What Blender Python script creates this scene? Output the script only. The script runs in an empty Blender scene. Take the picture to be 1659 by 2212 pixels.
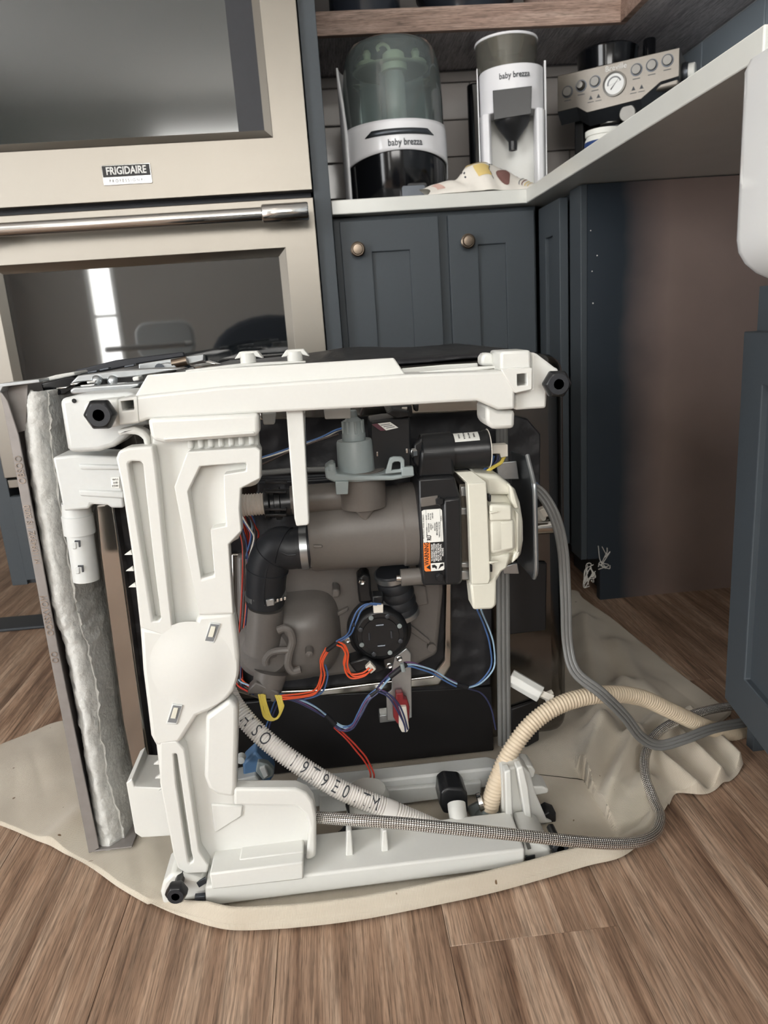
import bpy, bmesh, math, random
from mathutils import Vector, Matrix, noise

random.seed(7)
PI = math.pi
SC = bpy.context.scene
COL = SC.collection

# ------------------------------------------------------------------ camera
FPX, IW, IH = 1567.6, 1659.0, 2212.0
CAM_H = 0.64
R_RIGHT = Vector((0.9942776, -0.0816006, -0.0689453))
R_DOWN = Vector((-0.0869253, -0.2428320, -0.9661659))
R_FWD = Vector((0.0620976, 0.9666302, -0.2485356))
cam_d = bpy.data.cameras.new('camera')
cam = bpy.data.objects.new('camera', cam_d)
COL.objects.link(cam)
up, back = -R_DOWN, -R_FWD
cam.matrix_world = Matrix(((R_RIGHT.x, up.x, back.x, 0), (R_RIGHT.y, up.y, back.y, 0),
                           (R_RIGHT.z, up.z, back.z, CAM_H), (0, 0, 0, 1)))
cam_d.sensor_fit = 'VERTICAL'
cam_d.sensor_height = 36.0
cam_d.sensor_width = 27.0
cam_d.lens = FPX / IH * 36.0
cam_d.clip_start = 0.02
cam_d.dof.use_dof = True
cam_d.dof.focus_distance = 0.83
cam_d.dof.aperture_fstop = 11.0
SC.camera = cam

# ------------------------------------------------------------------ world, lights, exposure
w = bpy.data.worlds.new('world'); SC.world = w
w.use_nodes = True
w.node_tree.nodes['Background'].inputs[0].default_value = (0.80, 0.89, 1.0, 1)
w.node_tree.nodes['Background'].inputs[1].default_value = 0.6

# daylight enters as bright panes of windows outside the view (window_1 .. window_3, built below)
SKY_LEFT, SKY_REAR, SKY_DOOR = 8.5, 11.0, 9.0
SC.view_settings.view_transform = 'Standard'
SC.view_settings.look = 'None'
SC.view_settings.exposure = 0.2
SC.view_settings.gamma = 1.0
SC.view_settings.use_curve_mapping = False

# ------------------------------------------------------------------ helpers
def ray(x, y):
    a, b = (x - IW / 2) / FPX, (y - IH / 2) / FPX
    v = R_RIGHT * a + R_DOWN * b + R_FWD
    return v / v.y
def P(x, y, Y):
    r = ray(x, y); return Vector((r.x * Y, Y, CAM_H + r.z * Y))
def PZ(x, y, z):
    r = ray(x, y); t = (z - CAM_H) / r.z; return Vector((r.x * t, t, z))
def PX(x, y, X):
    r = ray(x, y); t = X / r.x; return Vector((X, t, CAM_H + r.z * t))

def lin(c):
    c = c / 255.0
    return c / 12.92 if c <= 0.04045 else ((c + 0.055) / 1.055) ** 2.4
def rgb(r, g, b): return (lin(r), lin(g), lin(b), 1.0)

MATS = {}
def mat(name, col, rough=0.5, metal=0.0, bump=0.0, scale=60.0, var=0.06, stretch=(1, 1, 1), spec=0.5,
        trans=0.0, ior=1.45, coat=0.0, sss=0.0, detail=4.0, alpha=1.0, emit=None, estr=0.0):
    """procedural material: noise-driven colour variation, roughness and bump in object space"""
    m = bpy.data.materials.new(name); m.use_nodes = True
    nt = m.node_tree; N = nt.nodes; L = nt.links
    b = N['Principled BSDF']
    b.inputs['Base Color'].default_value = col
    b.inputs['Roughness'].default_value = rough
    b.inputs['Metallic'].default_value = metal
    b.inputs['IOR'].default_value = ior
    b.inputs['Specular IOR Level'].default_value = spec
    b.inputs['Transmission Weight'].default_value = trans
    b.inputs['Coat Weight'].default_value = coat
    b.inputs['Alpha'].default_value = alpha
    if sss:
        b.inputs['Subsurface Weight'].default_value = sss
        b.inputs['Subsurface Radius'].default_value = (0.006, 0.006, 0.005)
    if emit:
        b.inputs['Emission Color'].default_value = emit; b.inputs['Emission Strength'].default_value = estr
    tc = N.new('ShaderNodeTexCoord'); mp = N.new('ShaderNodeMapping')
    mp.inputs['Scale'].default_value = stretch
    L.new(tc.outputs['Object'], mp.inputs[0])
    nz = N.new('ShaderNodeTexNoise'); nz.inputs['Scale'].default_value = scale; nz.inputs['Detail'].default_value = detail
    L.new(mp.outputs[0], nz.inputs['Vector'])
    if var:
        mix = N.new('ShaderNodeMix'); mix.data_type = 'RGBA'
        lo = tuple(max(0, c * (1 - var * 1.6)) for c in col[:3]) + (1,)
        hi = tuple(min(1, c * (1 + var * 1.6)) for c in col[:3]) + (1,)
        mix.inputs[6].default_value = lo; mix.inputs[7].default_value = hi
        L.new(nz.outputs['Fac'], mix.inputs[0]); L.new(mix.outputs[2], b.inputs['Base Color'])
    if bump:
        bp = N.new('ShaderNodeBump'); bp.inputs['Strength'].default_value = bump
        bp.inputs['Distance'].default_value = 0.002
        L.new(nz.outputs['Fac'], bp.inputs['Height']); L.new(bp.outputs[0], b.inputs['Normal'])
    MATS[name] = m
    return m
def nodes(m): return m.node_tree.nodes, m.node_tree.links, m.node_tree.nodes['Principled BSDF']

WLOC = {}          # world location of every object built (no rotations on parents)
def empty(name, loc):
    o = bpy.data.objects.new(name, None); COL.objects.link(o)
    o.empty_display_size = 0.05
    o.location = loc; WLOC[o.name] = Vector(loc)
    return o
def tag(o, label=None, cat=None, group=None, kind=None):
    if label: o['label'] = label
    if cat: o['category'] = cat
    if group: o['group'] = group
    if kind: o['kind'] = kind
    return o
def thing(name, loc, label, cat, group=None):
    return tag(empty(name, loc), label, cat, group)

class MB:
    """collects shapes in world space and links them as ONE mesh object"""
    def __init__(s, M=None):
        s.bm = bmesh.new(); s.uv = s.bm.loops.layers.uv.new('UVMap'); s.M = M
    def v(s, p):
        p = Vector(p)
        return s.bm.verts.new(s.M @ p if s.M else p)
    def face(s, vs, uvs=None):
        try: f = s.bm.faces.new(vs)
        except ValueError: return None
        if uvs:
            for l, u in zip(f.loops, uvs): l[s.uv].uv = u
        return f
    def box(s, a, b):
        (x0, y0, z0), (x1, y1, z1) = a, b
        c = [s.v(p) for p in ((x0,y0,z0),(x1,y0,z0),(x1,y1,z0),(x0,y1,z0),(x0,y0,z1),(x1,y0,z1),(x1,y1,z1),(x0,y1,z1))]
        for q in ((0,3,2,1),(4,5,6,7),(0,1,5,4),(1,2,6,5),(2,3,7,6),(3,0,4,7)): s.face([c[i] for i in q])
        return s
    def prism(s, pts, vec, pts2=None):
        vec = Vector(vec)
        A = [s.v(p) for p in pts]
        B = [s.v(Vector(p) + vec) for p in (pts2 or pts)]
        s.face(A); s.face(B[::-1])
        n = len(A)
        for i in range(n): s.face([A[i], B[i], B[(i + 1) % n], A[(i + 1) % n]])
        return s
    def yp(s, px, Y, t, taper=0.0):
        """pixel outline set at depth Y, given thickness t going back"""
        pts = [P(x, y, Y) for x, y in px]
        for q in pts: q.z = max(q.z, 0.008)
        c = sum(pts, Vector()) / len(pts)
        p2 = [p + (p - c) * taper for p in pts]
        return s.prism(pts, (0, t, 0), p2)
    def ring(s, outer, inner, vec):
        """frame: two outlines with the same point count, extruded"""
        vec = Vector(vec); n = len(outer)
        o0 = [s.v(p) for p in outer]; i0 = [s.v(p) for p in inner]
        o1 = [s.v(Vector(p) + vec) for p in outer]; i1 = [s.v(Vector(p) + vec) for p in inner]
        for k in range(n):
            j = (k + 1) % n
            s.face([o0[k], o0[j], i0[j], i0[k]]); s.face([o1[j], o1[k], i1[k], i1[j]])
            s.face([o0[j], o0[k], o1[k], o1[j]]); s.face([i0[k], i0[j], i1[j], i1[k]])
        return s
    def tube(s, pts, r, n=12, caps=True, uvs=1.0, flat=None):
        pts = [Vector(p) for p in pts]
        m = len(pts)
        rs = r if isinstance(r, (list, tuple)) else [r] * m
        T = [(pts[min(i + 1, m - 1)] - pts[max(i - 1, 0)]).normalized() for i in range(m)]
        ref = Vector((0, 0, 1)) if abs(T[0].z) < 0.9 else Vector((0, -1, 0))
        nrm = (ref - T[0] * ref.dot(T[0])).normalized()
        rings = []; L = [0.0]
        for i in range(m):
            if i:
                L.append(L[-1] + (pts[i] - pts[i - 1]).length)
                nrm = (nrm - T[i] * nrm.dot(T[i])).normalized()
            bn = T[i].cross(nrm)
            rings.append([s.v(pts[i] + (nrm * math.cos(a) + bn * math.sin(a)) * rs[i])
                          for a in (2 * PI * k / n for k in range(n))])
        for i in range(m - 1):
            for k in range(n):
                j = (k + 1) % n
                s.face([rings[i][k], rings[i][j], rings[i + 1][j], rings[i + 1][k]],
                       [(L[i] * uvs, k / n), (L[i] * uvs, (k + 1) / n), (L[i + 1] * uvs, (k + 1) / n), (L[i + 1] * uvs, k / n)])
        if caps: s.face(rings[0][::-1]); s.face(rings[-1])
        return s
    def lathe(s, o, axis, prof, n=32, squash=1.0, phase=0.0):
        """profile of (radius, distance along axis)"""
        o = Vector(o); ax = Vector(axis).normalized()
        ref = Vector((0, 0, 1)) if abs(ax.z) < 0.9 else Vector((0, -1, 0))
        e1 = (ref - ax * ref.dot(ax)).normalized(); e2 = ax.cross(e1)
        R = []
        for r, h in prof:
            if r <= 1e-6: R.append([s.v(o + ax * h)])
            else: R.append([s.v(o + ax * h + (e1 * math.cos(a) + e2 * math.sin(a) * squash) * r)
                            for a in (2 * PI * k / n + phase for k in range(n))])
        for a, b in zip(R, R[1:]):
            for k in range(n):
                j = (k + 1) % n
                if len(a) == 1 and len(b) == 1: continue
                if len(a) == 1: s.face([a[0], b[j], b[k]])
                elif len(b) == 1: s.face([a[k], a[j], b[0]])
                else: s.face([a[k], a[j], b[j], b[k]])
        if len(R[0]) > 1: s.face(R[0][::-1])
        if len(R[-1]) > 1: s.face(R[-1])
        return s
    def grid(s, fn, nu, nv, closed_u=False):
        V = [[s.v(fn(i / nu, j / nv)) for j in range(nv + 1)] for i in range(nu if closed_u else nu + 1)]
        for i in range(nu):
            for j in range(nv):
                a, b = V[i], V[(i + 1) % len(V)]
                s.face([a[j], b[j], b[j + 1], a[j + 1]], [(i/nu, j/nv), ((i+1)/nu, j/nv), ((i+1)/nu, (j+1)/nv), (i/nu, (j+1)/nv)])
        return s
    def build(s, name, m, parent=None, bevel=0.0, seg=2, smooth=True, solid=0.0, label=None, merge=False, angle=35):
        bm = s.bm
        if merge: bmesh.ops.remove_doubles(bm, verts=bm.verts, dist=1e-5)
        bmesh.ops.recalc_face_normals(bm, faces=bm.faces)
        if len(bm.verts) == 0: raise ValueError(name)
        lo = Vector((min(v.co.x for v in bm.verts), min(v.co.y for v in bm.verts), min(v.co.z for v in bm.verts)))
        hi = Vector((max(v.co.x for v in bm.verts), max(v.co.y for v in bm.verts), max(v.co.z for v in bm.verts)))
        c = (lo + hi) / 2; c.z = lo.z
        bmesh.ops.translate(bm, verts=bm.verts, vec=-c)
        me = bpy.data.meshes.new(name); bm.to_mesh(me); bm.free()
        o = bpy.data.objects.new(name, me); COL.objects.link(o)
        me.materials.append(MATS[m] if isinstance(m, str) else m)
        if smooth:
            for p in me.polygons: p.use_smooth = True
            me.set_sharp_from_angle(angle=math.radians(angle))
        WLOC[o.name] = c
        if parent is not None:
            o.parent = parent; o.location = c - WLOC[parent.name]
        else: o.location = c
        if solid:
            md = o.modifiers.new('solidify', 'SOLIDIFY'); md.thickness = solid; md.offset = 0
        if bevel:
            md = o.modifiers.new('bevel', 'BEVEL'); md.width = bevel; md.segments = seg
            md.limit_method = 'ANGLE'; md.angle_limit = math.radians(40); md.harden_normals = False
        if label: o['label'] = label
        return o

def link_copy(src, name, loc, parent=None):
    """same mesh again at another place"""
    o = bpy.data.objects.new(name, src.data); COL.objects.link(o)
    for md in src.modifiers:
        n = o.modifiers.new(md.name, md.type)
        if md.type == 'BEVEL':
            n.width, n.segments, n.limit_method, n.angle_limit = md.width, md.segments, md.limit_method, md.angle_limit
    WLOC[o.name] = Vector(loc)
    if parent is not None:
        o.parent = parent; o.location = Vector(loc) - WLOC[parent.name]
    else: o.location = loc
    return o

def spline(pts, n=8):
    """Catmull-Rom through points"""
    p = [Vector(q) for q in pts]; p = [p[0] * 2 - p[1]] + p + [p[-1] * 2 - p[-2]]
    out = []
    for i in range(1, len(p) - 2):
        for k in range(n):
            t = k / n; a, b, c, d = p[i - 1], p[i], p[i + 1], p[i + 2]
            out.append(0.5 * ((2 * b) + (c - a) * t + (2 * a - 5 * b + 4 * c - d) * t * t + (3 * b - a - 3 * c + d) * t ** 3))
    out.append(p[-2]); return out
def resample(pts, step):
    out = [pts[0].copy()]; acc = 0.0
    for a, b in zip(pts, pts[1:]):
        d = (b - a).length
        while acc + d >= step:
            t = (step - acc) / d; a = a.lerp(b, t); out.append(a.copy()); d = (b - a).length; acc = 0.0
        acc += d
    return out
def rrect(x0, z0, x1, z1, r, n=5):
    out = []
    for cx, cz, a0 in ((x1 - r, z1 - r, 0), (x0 + r, z1 - r, 90), (x0 + r, z0 + r, 180), (x1 - r, z0 + r, 270)):
        for k in range(n + 1):
            a = math.radians(a0 + 90 * k / n); out.append((cx + r * math.cos(a), cz + r * math.sin(a)))
    return out
def text(name, s, size, loc, m, parent, xdir=(1, 0, 0), ydir=(0, 0, 1), bend=0.0, bx=0.0, extrude=0.0003, align='CENTER', sx=1.0, bold=0.0, shear=0.0):
    """flat lettering as a mesh; xdir = reading direction, ydir = up of the letters"""
    cu = bpy.data.curves.new(name, 'FONT'); cu.body = s; cu.size = size; cu.align_x = align; cu.align_y = 'CENTER'
    cu.extrude = extrude; cu.offset = bold; cu.resolution_u = 3; cu.shear = shear
    t = bpy.data.objects.new(name, cu); COL.objects.link(t)
    dg = bpy.context.evaluated_depsgraph_get(); dg.update()
    me = bpy.data.meshes.new_from_object(t.evaluated_get(dg))
    bpy.data.objects.remove(t)
    bpy.data.curves.remove(cu)
    X = Vector(xdir).normalized(); Yd = Vector(ydir).normalized(); Z = X.cross(Yd)
    for v in me.vertices:
        x, y, z = v.co.x * sx, v.co.y, v.co.z
        if bend: z -= bend - math.sqrt(max(1e-9, bend * bend - (x + bx) ** 2))
        v.co = X * x + Yd * y + Z * z
    o = bpy.data.objects.new(name, me); COL.objects.link(o)
    me.materials.clear(); me.materials.append(MATS[m])
    WLOC[o.name] = Vector(loc)
    o.parent = parent; o.location = Vector(loc) - WLOC[parent.name]
    return o

# ------------------------------------------------------------------ materials
mat('navy_paint', rgb(70, 76, 81), 0.45, spec=0.3, bump=0.03, scale=180, var=0.03)
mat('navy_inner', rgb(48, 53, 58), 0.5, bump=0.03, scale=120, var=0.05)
mat('wall_paint', rgb(178, 173, 165), 0.8, bump=0.05, scale=220, var=0.02)
mat('ceiling_paint', rgb(232, 230, 226), 0.9, bump=0.04, scale=220, var=0.02)
mat('quartz', rgb(216, 217, 211), 0.22, scale=14, var=0.035, detail=9)
mat('white_plastic', rgb(214, 214, 209), 0.33, bump=0.02, scale=260, var=0.012, sss=0.15)
mat('white_gloss', rgb(240, 240, 243), 0.14, var=0.01)
mat('milky_plastic', rgb(204, 206, 204), 0.4, bump=0.02, scale=200, var=0.02, sss=0.2)
mat('cream_plastic', rgb(212, 210, 196), 0.4, bump=0.02, scale=200, var=0.015)
mat('pump_grey', rgb(102, 97, 92), 0.42, bump=0.03, scale=300, var=0.05)
mat('sump_grey', rgb(112, 107, 103), 0.38, bump=0.03, scale=260, var=0.05)
mat('mid_grey_plastic', rgb(140, 149, 149), 0.42, bump=0.02, scale=200, var=0.03)
mat('black_plastic', rgb(28, 29, 31), 0.32, bump=0.02, scale=250, var=0.1)
mat('black_gloss', rgb(16, 17, 20), 0.12, var=0.05)
mat('black_rubber', rgb(40, 42, 46), 0.45, bump=0.04, scale=350, var=0.1)
mat('galvanised', rgb(178, 182, 184), 0.32, metal=0.9, bump=0.04, scale=90, var=0.1)
mat('steel_mirror', rgb(176, 172, 166), 0.16, metal=1.0, bump=0.05, scale=16, var=0.04)
mat('tub_steel', rgb(104, 101, 98), 0.2, metal=1.0, bump=0.05, scale=16, var=0.04)
mat('steel_panel', rgb(140, 135, 132), 0.45, metal=0.3, bump=0.05, scale=60, var=0.12)
mat('chrome', rgb(214, 214, 212), 0.16, metal=1.0, var=0.02)
mat('machine_steel', rgb(128, 123, 116), 0.38, metal=0.9, bump=0.05, scale=300, var=0.03, stretch=(0.05, 1, 1))
mat('soft_chrome', rgb(132, 130, 126), 0.46, metal=0.9, var=0.03)
mat('brass_knob', rgb(120, 108, 96), 0.32, metal=1.0, var=0.1, scale=90)
mat('dark_metal', rgb(88, 92, 98), 0.35, metal=0.8, var=0.08)
mat('insulation', rgb(202, 202, 198), 0.95, bump=0.9, scale=170, var=0.12, spec=0.1)
mat('grey_cord', rgb(108, 108, 106), 0.45, bump=0.03, scale=200, var=0.04)
mat('beige_hose', rgb(206, 190, 166), 0.42, var=0.05, scale=40, sss=0.1)
mat('wire_blue', rgb(70, 100, 148), 0.4, var=0.05)
mat('wire_light_blue', rgb(150, 178, 200), 0.4, var=0.05)
mat('wire_navy', rgb(54, 58, 92), 0.4, var=0.05)
mat('wire_purple', rgb(96, 66, 104), 0.4, var=0.05)
mat('wire_orange', rgb(232, 92, 52), 0.4, var=0.08)
mat('wire_red', rgb(190, 62, 48), 0.4, var=0.08)
mat('wire_yellow', rgb(226, 204, 96), 0.4, var=0.08)
mat('wire_white', rgb(226, 220, 208), 0.4, var=0.04)
mat('wire_brown', rgb(70, 58, 54), 0.4, var=0.05)
mat('tape_black', rgb(30, 30, 34), 0.6, var=0.1)
mat('maroon_plastic', rgb(128, 40, 44), 0.4, var=0.06)
mat('blue_plastic', rgb(92, 126, 164), 0.4, var=0.05)
mat('label_white', rgb(232, 232, 226), 0.45, var=0.02)
mat('label_orange', rgb(236, 128, 56), 0.45, var=0.03)
mat('print_black', rgb(30, 30, 30), 0.5, var=0.0)
mat('print_white', rgb(235, 235, 232), 0.5, var=0.0)
mat('print_grey', rgb(120, 122, 124), 0.5, var=0.0)
mat('print_blue', rgb(40, 66, 120), 0.5, var=0.02)
mat('print_maroon', rgb(96, 54, 66), 0.5, var=0.04)
mat('porcelain', rgb(232, 233, 232), 0.07, bump=0.06, scale=9, var=0.02, coat=0.6, detail=1.0)
mat('thread_grey', rgb(70, 73, 78), 0.6, var=0.1)
mat('stator_metal', rgb(120, 116, 108), 0.35, metal=0.85, bump=0.3, scale=60, var=0.12, stretch=(30, 1, 1))
mat('translucent_cup', rgb(222, 222, 216), 0.25, trans=0.45, var=0.02)
mat('gauge_white', rgb(235, 236, 234), 0.3, var=0.01)
mat('powder', rgb(214, 206, 170), 0.9, bump=0.3, scale=200, var=0.05)
mat('bottle_cream', rgb(226, 228, 196), 0.4, var=0.04)
mat('shade_dark', rgb(36, 38, 44), 0.5, var=0.1)
mat('dark_ceramic', rgb(44, 48, 56), 0.2, var=0.06)
mat('wicker', rgb(150, 128, 118), 0.8, bump=1.0, scale=240, var=0.35, stretch=(1, 1, 0.3))

def steel_mat():
    m = mat('brushed_steel', rgb(134, 129, 121), 0.40, metal=1.0, var=0.0)
    N, L, b = nodes(m)
    tc = N.new('ShaderNodeTexCoord'); mp = N.new('ShaderNodeMapping'); mp.inputs['Scale'].default_value = (1.5, 1, 420)
    nz = N.new('ShaderNodeTexNoise'); nz.inputs['Scale'].default_value = 3.0; nz.inputs['Detail'].default_value = 6
    bp = N.new('ShaderNodeBump'); bp.inputs['Strength'].default_value = 0.10; bp.inputs['Distance'].default_value = 0.0008
    L.new(tc.outputs['Object'], mp.inputs[0]); L.new(mp.outputs[0], nz.inputs['Vector'])
    L.new(nz.outputs['Fac'], bp.inputs['Height']); L.new(bp.outputs[0], b.inputs['Normal'])
    b.inputs['Anisotropic'].default_value = 0.6
steel_mat()

def glass_mats():
    # oven glass: black glass with a clear glossy surface
    m = mat('oven_glass', rgb(24, 27, 30), 0.03, spec=0.8, coat=0.5, var=0.0)
    N, L, b = nodes(m)
    b.inputs['IOR'].default_value = 1.7
    m = mat('oven_glass_upper', rgb(40, 46, 46), 0.10, spec=0.7, var=0.0)
    nodes(m)[2].inputs['IOR'].default_value = 1.6
    # smoky tinted plastic domes
    for nm, col in (('smoky_green', (0.60, 0.70, 0.69, 1)), ('smoky_olive', (0.60, 0.58, 0.50, 1))):
        m = bpy.data.materials.new(nm); m.use_nodes = True; MATS[nm] = m
        N, L = m.node_tree.nodes, m.node_tree.links
        N.remove(N['Principled BSDF'])
        out = N['Material Output']; tr = N.new('ShaderNodeBsdfTransparent'); tr.inputs[0].default_value = col
        gl = N.new('ShaderNodeBsdfGlossy'); gl.inputs['Roughness'].default_value = 0.06
        df = N.new('ShaderNodeBsdfDiffuse'); df.inputs[0].default_value = tuple(c * 0.52 for c in col[:3]) + (1,)
        fr = N.new('ShaderNodeFresnel'); fr.inputs[0].default_value = 1.5
        m1 = N.new('ShaderNodeMixShader'); m1.inputs[0].default_value = 0.30
        m2 = N.new('ShaderNodeMixShader')
        L.new(tr.outputs[0], m1.inputs[1]); L.new(df.outputs[0], m1.inputs[2])
        L.new(fr.outputs[0], m2.inputs[0]); L.new(m1.outputs[0], m2.inputs[1]); L.new(gl.outputs[0], m2.inputs[2])
        L.new(m2.outputs[0], out.inputs[0])
glass_mats()

def wood_mat(name, dark, mid, light, along=(1, 0.06, 1), scale=18, rough=0.5, bump=0.25, rand=True, knots=True, contrast=1.0):
    m = mat(name, mid, rough, var=0.0)
    N, L, b = nodes(m)
    tc = N.new('ShaderNodeTexCoord'); oi = N.new('ShaderNodeObjectInfo')
    add = N.new('ShaderNodeVectorMath'); add.operation = 'ADD'
    mul = N.new('ShaderNodeMath'); mul.operation = 'MULTIPLY'; mul.inputs[1].default_value = 37.0 if rand else 0.0
    L.new(oi.outputs['Random'], mul.inputs[0]); L.new(tc.outputs['Object'], add.inputs[0]); L.new(mul.outputs[0], add.inputs[1])
    mp = N.new('ShaderNodeMapping'); mp.inputs['Scale'].default_value = along; L.new(add.outputs[0], mp.inputs[0])
    # warp, broad bands, fine pores
    nb = N.new('ShaderNodeTexNoise'); nb.inputs['Scale'].default_value = scale; nb.inputs['Detail'].default_value = 6
    nb.inputs['Roughness'].default_value = 0.62; nb.inputs['Distortion'].default_value = 0.8
    L.new(mp.outputs[0], nb.inputs['Vector'])
    nf = N.new('ShaderNodeTexNoise'); nf.inputs['Scale'].default_value = scale * 14; nf.inputs['Detail'].default_value = 3
    mp2 = N.new('ShaderNodeMapping'); mp2.inputs['Scale'].default_value = tuple(a if a >= 1 else a * 0.55 for a in along); L.new(add.outputs[0], mp2.inputs[0])
    L.new(mp2.outputs[0], nf.inputs['Vector'])
    cr = N.new('ShaderNodeValToRGB')
    cr.color_ramp.elements[0].position = 0.30; cr.color_ramp.elements[0].color = dark
    cr.color_ramp.elements[1].position = 0.72; cr.color_ramp.elements[1].color = light
    e = cr.color_ramp.elements.new(0.5); e.color = mid
    L.new(nb.outputs['Fac'], cr.inputs[0])
    fr = N.new('ShaderNodeMapRange'); fr.inputs[1].default_value = 0.30; fr.inputs[2].default_value = 0.62
    fr.inputs[3].default_value = 0.52; fr.inputs[4].default_value = 1.14
    L.new(nf.outputs['Fac'], fr.inputs[0])
    mx = N.new('ShaderNodeMix'); mx.data_type = 'RGBA'; mx.blend_type = 'MULTIPLY'; mx.inputs[0].default_value = contrast
    L.new(cr.outputs[0], mx.inputs[6]); L.new(fr.outputs[0], mx.inputs[7])
    last = mx.outputs[2]
    # short dark pores
    n3 = N.new('ShaderNodeTexNoise'); n3.inputs['Scale'].default_value = scale * 26; n3.inputs['Detail'].default_value = 2
    mp4 = N.new('ShaderNodeMapping'); mp4.inputs['Scale'].default_value = tuple(a if a >= 1 else a * 1.1 for a in along); L.new(add.outputs[0], mp4.inputs[0])
    L.new(mp4.outputs[0], n3.inputs['Vector'])
    pr = N.new('ShaderNodeMapRange'); pr.inputs[1].default_value = 0.30; pr.inputs[2].default_value = 0.50; pr.inputs[3].default_value = 0.58; pr.inputs[4].default_value = 1.06
    L.new(n3.outputs['Fac'], pr.inputs[0])
    mp_ = N.new('ShaderNodeMix'); mp_.data_type = 'RGBA'; mp_.blend_type = 'MULTIPLY'; mp_.inputs[0].default_value = 0.9
    L.new(last, mp_.inputs[6]); L.new(pr.outputs[0], mp_.inputs[7]); last = mp_.outputs[2]
    if knots:
        vo = N.new('ShaderNodeTexNoise'); vo.inputs['Scale'].default_value = scale * 0.5; vo.inputs['Detail'].default_value = 1
        mp3 = N.new('ShaderNodeMapping'); mp3.inputs['Scale'].default_value = tuple(1 if a >= 1 else a * 3.2 for a in along); L.new(add.outputs[0], mp3.inputs[0])
        L.new(mp3.outputs[0], vo.inputs['Vector'])
        kr = N.new('ShaderNodeMapRange'); kr.inputs[1].default_value = 0.22; kr.inputs[2].default_value = 0.36
        kr.inputs[3].default_value = 0.38; kr.inputs[4].default_value = 1.0
        L.new(vo.outputs['Fac'], kr.inputs[0])
        mk = N.new('ShaderNodeMix'); mk.data_type = 'RGBA'; mk.blend_type = 'MULTIPLY'; mk.inputs[0].default_value = 0.85
        L.new(last, mk.inputs[6]); L.new(kr.outputs[0], mk.inputs[7]); last = mk.outputs[2]
    if rand:
        hv = N.new('ShaderNodeHueSaturation')
        rr = N.new('ShaderNodeMapRange'); rr.inputs[3].default_value = 0.95; rr.inputs[4].default_value = 1.05
        L.new(oi.outputs['Random'], rr.inputs[0]); L.new(rr.outputs[0], hv.inputs['Value']); L.new(last, hv.inputs['Color']); last = hv.outputs[0]
    L.new(last, b.inputs['Base Color'])
    bp = N.new('ShaderNodeBump'); bp.inputs['Strength'].default_value = bump; bp.inputs['Distance'].default_value = 0.001
    L.new(nf.outputs['Fac'], bp.inputs['Height']); L.new(bp.outputs[0], b.inputs['Normal'])
    return m
wood_mat('oak_floor', rgb(106, 80, 63), rgb(160, 131, 109), rgb(196, 171, 149), along=(1, 0.045, 1), scale=34, rough=0.42, contrast=1.0)
wood_mat('shelf_wood', rgb(132, 108, 96), rgb(166, 140, 126), rgb(188, 164, 150), along=(0.07, 1, 1), scale=26, rough=0.55, knots=False)
wood_mat('shelf_under', rgb(150, 145, 148), rgb(178, 174, 178), rgb(196, 192, 194), along=(1, 0.08, 1), scale=20, rough=0.6, knots=False, rand=False)

def tile_mat(name, a, c, rough):
    m = mat(name, a, rough, var=0.0, bump=0.25, scale=14, detail=2)
    N, L, b = nodes(m)
    oi = N.new('ShaderNodeObjectInfo'); mx = N.new('ShaderNodeMix'); mx.data_type = 'RGBA'
    mx.inputs[6].default_value = a; mx.inputs[7].default_value = c
    L.new(oi.outputs['Random'], mx.inputs[0]); L.new(mx.outputs[2], b.inputs['Base Color'])
tile_mat('grey_tile', rgb(160, 154, 150), rgb(184, 178, 174), 0.12)
tile_mat('blue_grey_tile', rgb(134, 144, 152), rgb(152, 162, 170), 0.25)
mat('grout', rgb(176, 182, 186), 0.9, bump=0.1, scale=300, var=0.03)
mat('grout_dark', rgb(104, 100, 98), 0.9, bump=0.1, scale=300, var=0.03)

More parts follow.
